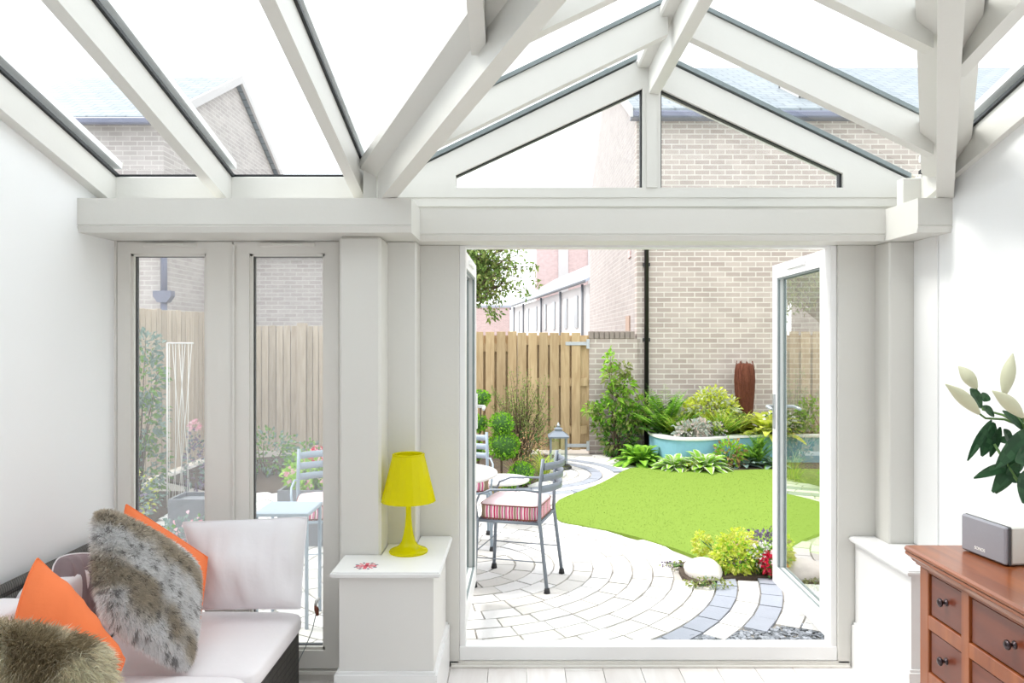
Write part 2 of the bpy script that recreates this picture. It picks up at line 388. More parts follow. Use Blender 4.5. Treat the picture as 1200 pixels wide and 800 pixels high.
def side_wall(name, x0, x1):
    b = MB()
    ytop = 3.45
    poly = [(x0, -1.6, 0), (x0, 3.9, 0), (x0, 3.9, 2.117), (x0, 3.62, 2.117), (x0, 3.62, zm(3.62) - .03), (x0, YT, zm(YT) - .03), (x0, -1.6, zm(YT) - .03)]
    b.prism(poly, (x1 - x0, 0, 0))
    return struct(b.build(name, M['plaster']))
side_wall('wall_left', WL - .14, WL)
side_wall('wall_right', WR, WR + .14)
b = MB(); b.box(WL - .14, WR + .14, -1.74, -1.6, 0, 3.4); struct(b.build('wall_back', M['plaster']))

# ceiling: the glazed roof with its timbers
ceil = struct(empty('ceiling', (0, 0, 0)))
def raft(x0, x1, ya, yb, depth=.125, mat_=None):     # rafter of the main slope between depths ya (near) and yb (far)
    b = MB()
    b.prism([(x0, ya, zm(ya)), (x0, yb, zm(yb)), (x0, yb, zm(yb) - depth), (x0, ya, zm(ya) - depth)], (x1 - x0, 0, 0))
    o = b.build('rafter', M['timber_roof'], ceil)
    g = MB(); e = .012
    g.prism([(x0 - e, ya, zm(ya) + .002), (x0 - e, yb, zm(yb) + .002), (x0 - e, yb, zm(yb) + .016), (x0 - e, ya, zm(ya) + .016)], (x1 - x0 + 2 * e, 0, 0))
    sub(g, 'gasket', M['gasket'], o)
    c = MB(); c.prism([(x0 - .01, ya, zm(ya) + .055), (x0 - .01, yb, zm(yb) + .055), (x0 - .01, yb, zm(yb) + .085), (x0 - .01, ya, zm(ya) + .085)], (x1 - x0 + .02, 0, 0))
    sub(c, 'cap_strip', M['upvc'], o)
    return o
def yval(x): return YE - (ZA - SG * abs(x - XC) - ZE) / S      # depth where the valley passes x
raft(-1.975, -1.90, YT, 3.66, .13)
raft(-1.405, -1.355, YT, 3.66)
raft(-.765, -.715, YT, 3.60)
for x0 in (-.155, .63, 1.478): raft(x0, x0 + .05, YT, max(yval(x0 + .025) - .06, YV) if x0 != .63 else YV)
raft(1.885, 1.965, YT, 3.60, .13)
# valley beams
def valley(sgn):
    def pt(y, off, dz): # off = horizontal offset perpendicular to valley
        x = XC + sgn * vhalf(y)
        d = Vector((sgn * K, 1, 0)).normalized(); n = Vector((d.y, -d.x, 0))
        return Vector((x, y, zm(y) + dz)) + n * off
    b = MB(); ya, yb = YV + .05, 3.44
    for (w, z1, z0) in ((.034, -.035, -.20),):
        b.add([pt(yy, o, z) for yy in (ya, yb) for (o, z) in ((-w, z1), (w, z1), (w, z0), (-w, z0))],
              [(0, 1, 5, 4), (1, 2, 6, 5), (2, 3, 7, 6), (3, 0, 4, 7), (0, 3, 2, 1), (4, 5, 6, 7)])
    o = b.build('valley_beam', M['timber_roof'], ceil)
    c = MB(); yb2 = 3.50
    prof = ((-.095, .012), (.095, .012), (.095, -.03), (.034, -.075), (-.034, -.075), (-.095, -.03))
    n = len(prof)
    c.add([pt(yy, oo, z) for yy in (ya, yb2) for (oo, z) in prof], [(i, (i + 1) % n, n + (i + 1) % n, n + i) for i in range(n)] + [tuple(range(n))[::-1], tuple(range(n, 2 * n))])
    sub(c, 'valley_casing', M['timber_roof'], o)
valley(-1); valley(1)
# ridge beam of the gable
b = MB(); b.box(XC - .012, XC + .042, YV, 3.86, 2.855, 3.02, b=.004)
rb = b.build('ridge_beam', M['timber_roof'], ceil)
c = MB(); c.box(XC - .07, XC + .075, YV, 3.80, 2.985, 3.03, b=.008); sub(c, 'ridge_casing', M['timber_roof'], rb)
# gable rafters (run across, from ridge to valley)
for yr in (3.19, 2.50, 1.80):
    for sg in (-1, 1):
        h = vhalf(yr) - .05; b = MB()
        xa = XC + sg * .035; xb = XC + sg * h
        za = lambda x: ZA - SG * abs(x - XC)
        b.prism([(xa, yr, za(xa)), (xb, yr, za(xb)), (xb, yr, za(xb) - .135), (xa, yr, za(xa) - .135)], (0, .055, 0))
        o = b.build('gable_rafter', M['timber_roof'], ceil)
        g = MB(); g.prism([(xa, yr - .012, za(xa) + .002), (xb, yr - .012, za(xb) + .002), (xb, yr - .012, za(xb) + .02), (xa, yr - .012, za(xa) + .02)], (0, .079, 0))
        sub(g, 'gasket', M['spacer'], o)
# glass panes (plan polygons clipped against the valley lines)
def clip(poly, a, bb, c):      # keep a*x+b*y<=c
    out = []
    for i in range(len(poly)):
        p, q = poly[i], poly[(i + 1) % len(poly)]
        fp, fq = a * p[0] + bb * p[1] - c, a * q[0] + bb * q[1] - c
        if fp <= 0: out.append(p)
        if (fp < 0 < fq) or (fq < 0 < fp):
            t = fp / (fp - fq); out.append((p[0] + (q[0] - p[0]) * t, p[1] + (q[1] - p[1]) * t))
    return out
def pane(poly, zf):
    if len(poly) < 3: return
    b = MB(); b.add([(x, yy, zf(x, yy) + .022) for x, yy in poly], [tuple(range(len(poly)))]); b.build('glass_pane', M['roof_glass'], ceil)
xs = [-2.0, -1.38, -.74, -.13, .655, 1.503, 1.96]
for i in range(6):
    x0, x1 = xs[i], xs[i + 1]
    base = [(x0, YT), (x1, YT), (x1, 3.68), (x0, 3.68)]
    if x1 <= XC:   # left of the valley:  x <= XC - vhalf(y)
        # vhalf(y) = (ZA-ZE-S*YE + S*y)/SG
        base = clip(base, 1, S / SG, XC - (ZA - ZE - S * YE) / SG)
    else:
        base = clip(base, -1, S / SG, -XC - (ZA - ZE - S * YE) / SG)
    pane(base, lambda x, yy: zm(yy))
ys = [YV, 1.82, 2.52, 3.215, 3.93]
for i in range(4):
    for sg in (-1, 1):
        base = [(XC, ys[i]), (XC + sg * 1.36, ys[i]), (XC + sg * 1.36, ys[i + 1]), (XC, ys[i + 1])]
        base = clip(base, sg, -S / SG, sg * XC + (ZA - ZE - S * YE) / SG)
        pane(base, lambda x, yy: zg(x))
# solid ceiling near the house wall behind
b = MB(); b.box(WL - .14, WR + .14, -1.74, YT, zm(YT) - .03, zm(YT) + .1); b.build('flat_ceiling', M['plaster'], ceil)

# wall_front: beams, piers, posts
wf = struct(empty('wall_front', (0, 3.4, 0)))
T = M['timber']
def beam(x0, x1, y0, y1):
    b = MB(); b.prism([(x0, y0, 2.268), (x0, y0, 2.152), (x0, y0 + .004, 2.149), (x0, y0 + .004, 2.146), (x0, y0 + .0, 2.143), (x0, y0 + .012, 2.117), (x0, y1, 2.117), (x0, y1, 2.268)], (x1 - x0, 0, 0))
    return b.build('beam', T, wf)
beam(WL, -.475, 3.39, 3.95)
beam(-.475, 1.762, 3.69, 3.95)
beam(1.762, WR, 3.39, 3.95)
b = MB(); b.box(-1.95, -.66, 3.62, 3.68, 2.268, 2.41, b=.003); b.build('eaves_board', M['timber_roof'], wf)
b = MB(); b.box(-1.95, -.66, 3.625, 3.66, 2.4105, 2.422); b.build('glazing_gasket', M['gasket'], wf)
b = MB(); b.box(-.70, -.64, 3.45, 3.86, 2.268, zg(-.66) - .01, b=.003); b.build('gable_cheek', M['timber_roof'], wf)
b = MB(); b.box(1.93, 1.99, 3.45, 3.86, 2.268, 2.43, b=.003); b.box(1.80, 1.935, 3.60, 3.66, 2.268, 2.40, b=.003); b.build('gable_cheek', M['timber_roof'], wf)
b = MB(); b.box(-.825, -.632, 3.52, 3.74, 0, 2.117, b=.012); b.build('pier', T, wf)
b = MB(); b.box(-.640, -.495, 3.71, 3.9, 0, 2.117, b=.006); b.build('post', T, wf)
b = MB(); b.box(-.497, -.300, 3.857, 3.95, 0, 2.117, b=.003); b.build('jamb_board', T, wf)
b = MB(); b.box(1.603, 1.795, 3.857, 3.95, 0, 2.117, b=.003); b.build('jamb_board', T, wf)
b = MB(); b.box(1.789, WR, 3.71, 3.9, 0, 2.117, b=.006); b.build('post', T, wf)
b = MB(); b.box(WR - .008, WR, 3.50, 3.71, .66, 2.117, b=.002); b.build('lining_board', M['pedestal'], wf)

# window_1: the pair of tall glazed sashes on the left, each sash a window of its own
def sash(n, x0, x1, gx0, gx1, vent0, vent1):
    w = struct(empty('window_%d' % n, ((x0 + x1) / 2, 3.7, 0)))
    Fm = M['frame']; yf = 3.70; z0, z1, gz0, gz1 = .059, 2.113, .145, 2.057
    b = MB()
    for (a, c, d, e) in ((x0, gx0, z0, z1), (gx1, x1, z0, z1), (gx0, gx1, z0, gz0), (gx0, gx1, gz1, z1)): b.box(a, c, yf, yf + .07, d, e)
    for (a, c, d, e) in ((gx0 - .006, gx0 + .012, gz0, gz1), (gx1 - .012, gx1 + .006, gz0, gz1), (gx0, gx1, gz0 - .004, gz0 + .014), (gx0, gx1, gz1 - .012, gz1 + .004)):
        b.box(a, c, yf + .012, yf + .03, d, e)
    b.build('window_frame', Fm, w)
    g = MB()
    for (a, c, d, e) in ((gx0, gx0 + .016, gz0, gz1), (gx1 - .013, gx1, gz0, gz1), (gx0, gx1, gz0, gz0 + .018), (gx0, gx1, gz1 - .014, gz1)):
        g.box(a, c, yf + .03, yf + .055, d, e)
    g.build('gasket', M['gasket'], w)
    p = MB(); p.add([(gx0, yf + .04, gz0), (gx1, yf + .04, gz0), (gx1, yf + .04, gz1), (gx0, yf + .04, gz1)], [(0, 1, 2, 3)]); p.build('glass_pane', M['pane'], w)
    v = MB(); v.box(vent0, vent1, yf - .012, yf, 2.088, 2.108, b=.003); v.box(vent0 + .06, vent1 - .06, yf - .02, yf - .01, 2.098, 2.106, b=.002)
    v.build('trickle_vent', M['frame'], w)
    return w
sash(1, -1.935, -1.381, -1.872, -1.507, -1.81, -1.55)
sash(2, -1.372, -.868, -1.299, -.935, -1.25, -.98)
b = MB()
b.box(WL, -.825, 3.705, 3.79, 0, .054); b.box(WL, WL + .012, 3.70, 3.80, 0, 2.117); b.box(-1.383, -1.370, 3.712, 3.78, .054, 2.117); b.box(-.870, -.825, 3.705, 3.79, .05, 2.117); b.box(WL, -.825, 3.71, 3.79, 2.11, 2.117)
struct(b.build('trim_1', M['frame']))
b = MB(); b.box(-1.376, -1.366, 3.685, 3.70, .06, 2.10, b=.002); b.box(WL + .012, -.87, 3.69, 3.70, .03, .05, b=.003); struct(b.build('trim_2', M['frame']))

# window_3: glazed gable triangle
w = struct(empty('window_3', (XC, 3.8, 2.268))); b = MB()
y0, dy = 3.80, .09
def quad(b, pts): b.prism([(p[0], y0, p[1]) for p in pts], (0, dy, 0))
xl, xr = -.64, 1.945
gl, gr = -.312, 1.605
ml, mr = .612, .702
quad(b, [(xl, 2.268), (xr, 2.268), (xr, 2.394), (xl, 2.394)])
zi = lambda x: 2.905 - .463 * abs(x - XC)
quad(b, [(xl, 2.394), (gl, 2.394), (gl, zi(gl)), (gl, zg(gl) - .012), (xl, zg(xl) - .012)])
quad(b, [(gr, 2.394), (xr, 2.394), (xr, zg(xr) - .012), (gr, zg(gr) - .012), (gr, zi(gr))])
quad(b, [(gl, zi(gl)), (ml, zi(ml)), (ml, zg(ml) - .012), (gl, zg(gl) - .012)])
quad(b, [(mr, zi(mr)), (gr, zi(gr)), (gr, zg(gr) - .012), (mr, zg(mr) - .012)])
b.box(xl, xr, y0 - .012, y0, 2.300, 2.306); b.box(xl, xr, y0 - .006, y0, 2.345, 2.349)
b.build('window_frame', M['timber'], w)
b = MB(); quad(b, [(ml, 2.394), (mr, 2.394), (mr, zg(mr) - .012), (XC, ZA - .012), (ml, zg(ml) - .012)]); b.box(ml + .02, mr - .02, y0 - .008, y0, 2.394, 2.86); b.build('mullion', M['timber'], w)
b = MB()
for sg in (-1, 1):
    e0 = ml if sg < 0 else mr; e1 = gl if sg < 0 else gr
    b.prism([(e0, y0 + .02, zi(e0)), (e1, y0 + .02, zi(e1)), (e1, y0 + .02, zi(e1) - .007), (e0, y0 + .02, zi(e0) - .007)], (0, .03, 0))
    b.box(min(e0, e0 + sg * .008), max(e0, e0 + sg * .008), y0 + .02, y0 + .05, 2.394, zi(e0))
b.box(gr - .012, gr, y0 + .02, y0 + .05, 2.394, zi(gr)); 
b.build('gasket', M['gasket'], w)
b = MB()
b.add([(gl, y0 + .04, 2.394), (ml, y0 + .04, 2.394), (ml, y0 + .04, zi(ml)), (gl, y0 + .04, zi(gl))], [(0, 1, 2, 3)]); b.build('glass_pane', M['gable_glass'], w)
b = MB(); b.add([(mr, y0 + .04, 2.394), (gr, y0 + .04, 2.394), (gr, y0 + .04, zi(gr)), (mr, y0 + .04, zi(mr))], [(0, 1, 2, 3)]); b.build('glass_pane', M['gable_glass'], w)
# dark glass edge along the verge
b = MB()
for sg in (-1, 1):
    x0 = XC + sg * .07; x1 = XC + sg * 1.28
    b.prism([(x0, 3.785, zg(x0) - .004), (x1, 3.785, zg(x1) - .004), (x1, 3.785, zg(x1) + .018), (x0, 3.785, zg(x0) + .018)], (0, .11, 0))
struct(b.build('trim_3', M['spacer']))

# door frame and threshold
b = MB()
b.box(-.300, -.268, 3.87, 3.95, .02, 2.117, b=.003); b.box(1.571, 1.603, 3.87, 3.95, .02, 2.117, b=.003)
b.box(-.268, 1.571, 3.87, 3.95, 2.105, 2.117)
b.box(-.300, 1.603, 3.862, 3.95, .028, .10, b=.004)
struct(b.build('trim_4', M['upvc']))
b = MB(); b.box(-.34, 1.66, 3.852, 3.862, 0.012, .020); b.box(-.34, 1.66, 3.840, 3.857, 0, .012, b=.003); b.box(-.36, 1.66, 3.857, 3.95, 0, .027); struct(b.build('trim_5', M['frame']))

def leafdoor(n, hinge, direction, sgn):
    d = struct(empty('door_%d' % n, hinge))
    W = .92; th = .062; z0, z1 = .112, 2.108; st = .085
    a = Vector(direction).normalized(); nn = Vector((a.y, -a.x, 0)) * sgn    # nn points to the outside edge thickness
    Mx = Matrix(((a.x, nn.x, 0, hinge[0]), (a.y, nn.y, 0, hinge[1]), (0, 0, 1, 0), (0, 0, 0, 1)))
    b = MB()
    for (u0, u1, s0, s1) in ((0, st, z0, z1), (W - st, W, z0, z1), (st, W - st, z0, z0 + .11), (st, W - st, z1 - .085, z1)): b.box(u0, u1, 0, th, s0, s1, M=Mx)
    b.build('door_frame', M['upvc'], d)
    g = MB(); g0, g1 = z0 + .11, z1 - .085
    for e in (.006, th - .018):
        for (u0, u1, s0, s1) in ((st, st + .008, g0, g1), (W - st - .012, W - st, g0, g1), (st, W - st, g0, g0 + .005), (st, W - st, g1 - .010, g1)): g.box(u0, u1, e, e + .012, s0, s1, M=Mx)
    g.box(-.004, 0, .050, .061, z0, z1, M=Mx)
    g.build('gasket', M['spacer'], d)
    q_ = MB()
    for e in (.012, .030): q_.box(-.003, .0, e, e + .007, z0, z1, M=Mx)  # grey strips painting the shade of the grooves in the hinge edge
    q_.build('groove_shade_strip', M['galv'], d)
    p = MB(); p.add([Mx @ Vector(q) for q in ((st, .03, g0), (W - st, .03, g0), (W - st, .03, g1), (st, .03, g1))], [(0, 1, 2, 3)]); p.build('glass_pane', M['leaf_glass'], d)
    h = MB()
    for (e, so) in ((0, -1), (th, 1)):
        h.box(W - st * .7, W - st * .3, min(e, e + so * .01), max(e, e + so * .01), 1.08, 1.30, M=Mx, b=.002)
        h.tube([Mx @ Vector((W - st * .5, e + so * .005, 1.22)), Mx @ Vector((W - st * .5, e + so * .05, 1.22)), Mx @ Vector((W - st * .5 - .03, e + so * .055, 1.22)), Mx @ Vector((W - st * .5 - .13, e + so * .055, 1.215))], .010)
    h.build('handle', M['galv'] if n == 2 else M['upvc'], d)
    v = MB(); v.box(.3, .62, -.012, 0, z1 - .05, z1 - .025, M=Mx, b=.003); v.build('trickle_vent', M['upvc'], d)
    return d
leafdoor(1, (-.279, 3.955, 0), (.010, 1, 0), -1)
leafdoor(2, (1.580, 3.955, 0), (.034, 1, 0), 1)

# ------------------------------------------------------------------ pedestals
def pedestal(name, x0, x1, notch, label):
    t = tag(empty(name, ((x0 + x1) / 2, 3.4, 0)), label, 'pedestal')
    z = .657
    def plan(ins, top=False):
        if notch == 'L':
            xa, xb = x0 + ins, x1 - ins * (1 if not top else 1)
            return [(xa, 3.25 + ins), (xb, 3.25 + ins), (xb, 3.852), (-.490, 3.852), (-.490, 3.705), (-.628, 3.705), (-.628, 3.515), (xa, 3.515)]
        xa, xb = x0 + ins, x1
        return [(xa, 3.27 + ins), (xb, 3.27 + ins), (xb, 3.705), (1.784, 3.705), (1.784, 3.852), (xa, 3.852)]
    b = MB(); pl = plan(.0)
    pl2 = plan(.006)
    b.prism([(x, yy, z - .016) for x, yy in pl], (0, 0, .010)); b.prism([(x, yy, z - .006) for x, yy in pl2], (0, 0, .006)); b.prism([(x, yy, z - .024) for x, yy in pl2], (0, 0, .008))
    b.build('top', M['pedestal'], t)
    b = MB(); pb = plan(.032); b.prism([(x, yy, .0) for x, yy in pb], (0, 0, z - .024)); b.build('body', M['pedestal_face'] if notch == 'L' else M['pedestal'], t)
    b = MB(); pp = plan(.014); b.prism([(x, yy, .0) for x, yy in pp], (0, 0, .215)); pp = plan(.022); b.prism([(x, yy, .215) for x, yy in pp], (0, 0, .012)); b.build('plinth', M['pedestal'], t)
    return t
pedestal('pedestal', -.800, -.333, 'L', 'white painted boxed pedestal beside the sofa with the yellow lamp on top')
pedestal('pedestal', 1.655, WR - .002, 'R', 'white painted boxed pedestal at the far end of the wooden chest')
# printed motif on pedestal top
b = MB(); zc = .6578
ctr = (-.665, 3.345)
def rect(cx, cy, w, h, a, m):
    c_, s_ = math.cos(a), math.sin(a)
    vs = [(cx + u * w * c_ - v * h * s_, cy + u * w * s_ + v * h * c_) for u, v in ((-.5, -.5), (.5, -.5), (.5, .5), (-.5, .5))]
    b.prism([(x, yy, zc) for x, yy in vs], (0, 0, .0006), m)
rect(ctr[0], ctr[1], .09, .014, 0, 0); rect(ctr[0], ctr[1], .016, .085, 0, 0)
for a in (PI / 4, -PI / 4): 
    for s_ in (-1, 1): rect(ctr[0] + s_ * .034 * math.cos(a), ctr[1] + s_ * .034 * math.sin(a), .026, .007, a, 0)
for k in range(8):
    a = k * PI / 4 + .39; rect(ctr[0] + .045 * math.cos(a), ctr[1] + .045 * math.sin(a), .016, .009, a, 1)
tag(b.build('printed_motif', [M['red_ink'], M['grey_ink']]), 'small flat red and grey cross-shaped motif on the white pedestal top', 'imprint')

# ------------------------------------------------------------------ lamp
lx, ly, lz = -.512, 3.565, .657
t = tag(empty('table_lamp', (lx, ly, lz), True), 'glossy translucent yellow table lamp standing on the white pedestal', 'lamp')
b = MB(); prof = [(0, .001), (.088, .001), (.090, .006), (.086, .012), (.068, .018), (.045, .032), (.032, .052), (.024, .08), (.017, .12), (.0125, .17), (.012, .25), (.014, .262), (0, .262)]
b.lathe(prof, n=48); b.build('base', M['lamp'], t, (0, 0, 0))
b = MB(); n = 20
prof = [(.127, .238), (.074, .452), (.071, .452), (.124, .238)]
b.lathe(prof, n=n, flat=True); b.lathe([(.074, .449), (.076, .456), (.070, .458), (.060, .456), (.060, .452), (.070, .449)], n=n)
b.build('lamp_shade', M['lamp'], t, (0, 0, 0))
b = MB(); b.tube([(0, 0, .255), (0, 0, .30)], .016); b.lathe([(.0, .30), (.018, .305), (.028, .33), (.024, .355), (0, .37)], n=16)
b.build('bulb', M['white_card'], t, (0, 0, 0))

# ------------------------------------------------------------------ sofa
t = tag(empty('sofa', (-1.45, 2.7, 0)), 'dark wicker corner sofa with white pads along the left wall', 'sofa')
b = MB(); b.box(-1.86, -1.0, 1.75, 3.50, .05, .325, b=.01)
for (x, yy) in ((-1.02, 1.77), (-1.02, 3.47), (-1.84, 3.47), (-1.84, 1.77)): b.box(x - .02, x + .02, yy - .02, yy + .02, 0, .05)
b.build('base', M['wicker'], t)
b = MB(); b.box(-1.935, -1.862, 1.75, 3.52, .0, .715, b=.02); b.tube([(-1.90, 1.76, .715), (-1.90, 3.51, .715)], .03); b.build('backrest', M['wicker'], t)
def pad(x0, x1, y0, y1, z0, z1, name, m, crown=.012):
    b = MB(); n = 14; e = .045
    def sm(tt): return tt
    rings = []
    cx, cy = (x0 + x1) / 2, (y0 + y1) / 2
    hx, hy, hz = (x1 - x0) / 2, (y1 - y0) / 2, (z1 - z0) / 2
    vs = []; fs = []; nu, nv = 48, 16
    for j in range(nv + 1):
        ph = -PI / 2 + PI * j / nv
        for i in range(nu):
            th = 2 * PI * i / nu
            cp, sp = math.cos(ph), math.sin(ph)
            def pw(v, e_): return math.copysign(abs(v) ** e_, v)
            x = cx + hx * pw(cp, .22) * pw(math.cos(th), .16)
            yy = cy + hy * pw(cp, .22) * pw(math.sin(th), .16)
            r2 = 1 - .5 * (((x - cx) / hx) ** 2 + ((yy - cy) / hy) ** 2)
            z = (z0 + z1) / 2 + hz * pw(sp, .5) + (crown * max(0, r2) if sp > 0 else 0)
            vs.append((x, yy, z))
    for j in range(nv):
        for i in range(nu): fs.append((j * nu + i, j * nu + (i + 1) % nu, (j + 1) * nu + (i + 1) % nu, (j + 1) * nu + i))
    b.add(vs, fs, 0, True); return b.build(name, m, t)
pad(-1.70, -.972, 2.835, 3.495, .325, .415, 'seat_cushion', M['seat'])
pad(-1.70, -.985, 2.10, 2.828, .325, .418, 'seat_cushion', M['seat'])
pad(-1.86, -1.69, 2.80, 3.48, .40, .735, 'back_cushion', M['seat'], 0)
pad(-1.86, -1.69, 2.08, 2.79, .40, .735, 'back_cushion', M['seat'], 0)

def pillow(A, B, C_, D_, thick, n=22, wrinkle=.006, seed=0, pinch=.05, p=2.4, rnd=.0):
    """A top-left, B top-right, C bottom-right, D bottom-left in metres -> front grid, back grid, normal"""
    nrm = ((B - A).cross(D_ - A)).normalized()
    if nrm.y > 0: nrm = -nrm
    ctr = (A + B + C_ + D_) / 4
    def base(u, v):
        uu = u * 2 - 1; vv = v * 2 - 1
        su = 1 - pinch * (1 - uu * uu) * abs(vv) ** 3; 
        q = A * (1 - u) * (1 - v) + B * u * (1 - v) + C_ * u * v + D_ * (1 - u) * v
        # sides bow inwards a little between the corners
        k = 1 - pinch * ((1 - uu * uu) * abs(vv) ** 4 + (1 - vv * vv) * abs(uu) ** 4) - rnd * (abs(uu) * abs(vv)) ** 4
        return ctr + (q - ctr) * k
    def h(u, v):
        uu = abs(u * 2 - 1); vv = abs(v * 2 - 1)
        return max(0, (1 - uu ** p)) ** .55 * max(0, (1 - vv ** p)) ** .55
    out = []
    for sg in (1, -1):
        g = []
        for j in range(n + 1):
            row = []
            for i in range(n + 1):
                u, v = i / n, j / n; hh = h(u, v); q = base(u, v)
                w = noise.noise(q * 6 + Vector((seed, 0, 0))) * wrinkle * 2 * min(1, hh * 3)
                w += noise.noise(Vector((u * 9, v * 2.5, seed + 5))) * wrinkle * min(1, hh * 3)
                row.append(q + nrm * sg * (hh * thick / 2) + nrm * w)
            g.append(row)
        out.append(g)
    return out[0], out[1], nrm
def pillow_mesh(b, front, back, m=0, m2=None):
    n = len(front) - 1
    for g, mm, flip in ((front, m, False), (back, m2 if m2 is not None else m, True)):
        vs = [p for r in g for p in r]
        fs = []
        for j in range(n):
            for i in range(n):
                q = (j * (n + 1) + i, j * (n + 1) + i + 1, (j + 1) * (n + 1) + i + 1, (j + 1) * (n + 1) + i)
                fs.append(q if not flip else q[::-1])
        b.add(vs, fs, mm, True)
def piping(front, back):
    n = len(front) - 1
    loop = [front[0][i] for i in range(n)] + [front[i][n] for i in range(n)] + [front[n][n - i] for i in range(n)] + [front[n - i][0] for i in range(n)]
    return loop + [loop[0]]
def cushion(label, pts, thick, m, seed, pm=None, name='throw_cushion', pr=.0035, **k):
    A, B, C_, D_ = [P(*q) for q in pts]
    fr, bk, nr = pillow(A, B, C_, D_, thick, seed=seed, **k)
    t = tag(empty(name, (A + B + C_ + D_) / 4 - Vector((0, 0, .15))), label, 'cushion')
    b = MB(); pillow_mesh(b, fr, bk); b.build('cover', m, t)
    b = MB(); b.tube(piping(fr, bk), pr, n=6, cap=False); b.build('piping', pm or m, t)
    return t
cushion('pale grey rectangular cushion propped upright at the far end of the sofa', ((213, 611, 3.49), (361, 605, 3.49), (353, 714, 3.34), (236, 715, 3.34)), .20, M['pillow'], 3, wrinkle=.018, pinch=.03, rnd=.02)
cushion('orange cushion tucked behind the spotted fur cushion', ((148, 591, 3.30), (243, 653, 3.30), (233, 735, 3.06), (128, 695, 3.06)), .15, M['orange'], 9, pinch=-.01)
cushion('muted mauve velvet cushion showing between the orange and the spotted fur cushion', ((62, 655, 2.98), (118, 650, 3.16), (124, 722, 3.10), (66, 745, 2.88)), .13, M['mauve'], 4, M['seat'], pinch=-.10, rnd=.10, wrinkle=.02)
cushion('orange cushion standing on its corner behind the long-haired brown fur cushion', ((44, 654, 2.62), (146, 772, 2.66), (104, 833, 2.48), (12, 762, 2.40)), .17, M['orange'], 6, pinch=-.09, wrinkle=.012)

def fur_cushion(label, pts, thick, colf, nb, ln, seed, name='fur_cushion', backm='beige', wid=.0028):
    A, B, C_, D_ = [P(*q) for q in pts]
    fr, bk, nr = pillow(A, B, C_, D_, thick, seed=seed, wrinkle=.004, pinch=-.07, p=3.0, rnd=.10)
    t = tag(empty(name, (A + B + C_ + D_) / 4 - Vector((0, 0, .2))), label, 'cushion')
    n = len(fr) - 1
    b = MB(); pillow_mesh(b, fr, fr); b2 = MB()
    b = MB(); vs = [p for r in bk for p in r]
    b.add(vs, [((j + 1) * (n + 1) + i, (j + 1) * (n + 1) + i + 1, j * (n + 1) + i + 1, j * (n + 1) + i) for j in range(n) for i in range(n)], 0, True)
    b.build('backing', M[backm], t)
    rr = random.Random(seed); b = MB(); b.col = []
    vs = [p for r in fr for p in r]
    b.add(vs, [(j * (n + 1) + i, j * (n + 1) + i + 1, (j + 1) * (n + 1) + i + 1, (j + 1) * (n + 1) + i) for j in range(n) for i in range(n)], 0, True)
    for j in range(n + 1):
        for i in range(n + 1): b.col.append(tuple(c * .85 for c in colf(i / n, j / n, rr)))
    dn = ((D_ - A).normalized() * .8 + (B - A).normalized() * .25)
    for _ in range(nb):
        u, v = rr.random(), rr.random()
        if rr.random() < .14:
            if rr.random() < .5: u = rr.choice((rr.random() * .03, 1 - rr.random() * .03))
            else: v = rr.choice((rr.random() * .03, 1 - rr.random() * .03))
        i, j = min(n - 1, int(u * n)), min(n - 1, int(v * n)); a, c = u * n - i, v * n - j
        p = (fr[j][i] * (1 - a) + fr[j][i + 1] * a) * (1 - c) + (fr[j + 1][i] * (1 - a) + fr[j + 1][i + 1] * a) * c
        lo = (fr[j][i + 1] - fr[j][i]).cross(fr[j + 1][i] - fr[j][i])
        lo = lo.normalized() if lo.length > 1e-9 else nr
        if lo.dot(nr) < 0: lo = -lo
        out = (p - (A + B + C_ + D_) / 4); out -= nr * out.dot(nr); out = out / max(.05, out.length)
        edge = max(abs(u * 2 - 1), abs(v * 2 - 1)) ** 6
        d = lo * .55 + dn * .75 + out * edge * .8 + Vector((rr.gauss(0, .32), rr.gauss(0, .32), rr.gauss(0, .32)))
        d.normalize(); ll = ln * rr.uniform(.6, 1.15)
        s_ = d.cross(Vector((0, 1, 0)));
        if s_.length < 1e-3: s_ = Vector((1, 0, 0))
        s_.normalize(); s_ *= wid * .5
        col = colf(u, v, rr)
        mid = p + d * ll * .55; tip = p + d * ll - Vector((0, 0, ll * .18))
        b.add([p - s_, p + s_, mid + s_ * .8, mid - s_ * .8, tip], [(0, 1, 2, 3), (3, 2, 4)], 0, True)
        b.col += [tuple(x * .85 for x in col)] * 2 + [col] * 3
    b.build('fur', M['fur'], t)
    return t
def lynx(u, v, rr):
    n1 = noise.noise(Vector((u * 2.2 + 3, v * 3.4, 1.5))); n2 = noise.noise(Vector((u * 7, v * 7, 3.5)))
    band = math.sin((v * 1.75 - u * .25 + .10 + .16 * n1) * 2 * PI + .3)
    w = (.96, .95, .95); br = (.64, .57, .47); dk = (.12, .10, .095)
    k = min(1, max(0, .5 + band * .9 + n1 * .7 + n2 * .9 - .1))
    c = tuple(a * (1 - k) + bb * k for a, bb in zip(w, br))
    sp = noise.noise(Vector((u * 20, v * 24, 7)))
    if sp > .30: c = tuple(a * .4 + bb * .6 for a, bb in zip(c, dk))
    q = rr.uniform(.75, 1.12); return tuple(min(.95, x * q) for x in c)
def coyote(u, v, rr):
    n1 = noise.noise(Vector((u * 4, v * 4, 2.5))) + .5 * noise.noise(Vector((u * 13, v * 13, 4.5)))
    k = min(1, max(0, .18 + n1 * 1.9)); a = (.95, .88, .70); bb = (.42, .34, .22)
    c = tuple(x * (1 - k) + z * k for x, z in zip(a, bb))
    q = rr.uniform(.6, 1.2); return tuple(min(.95, x * q) for x in c)
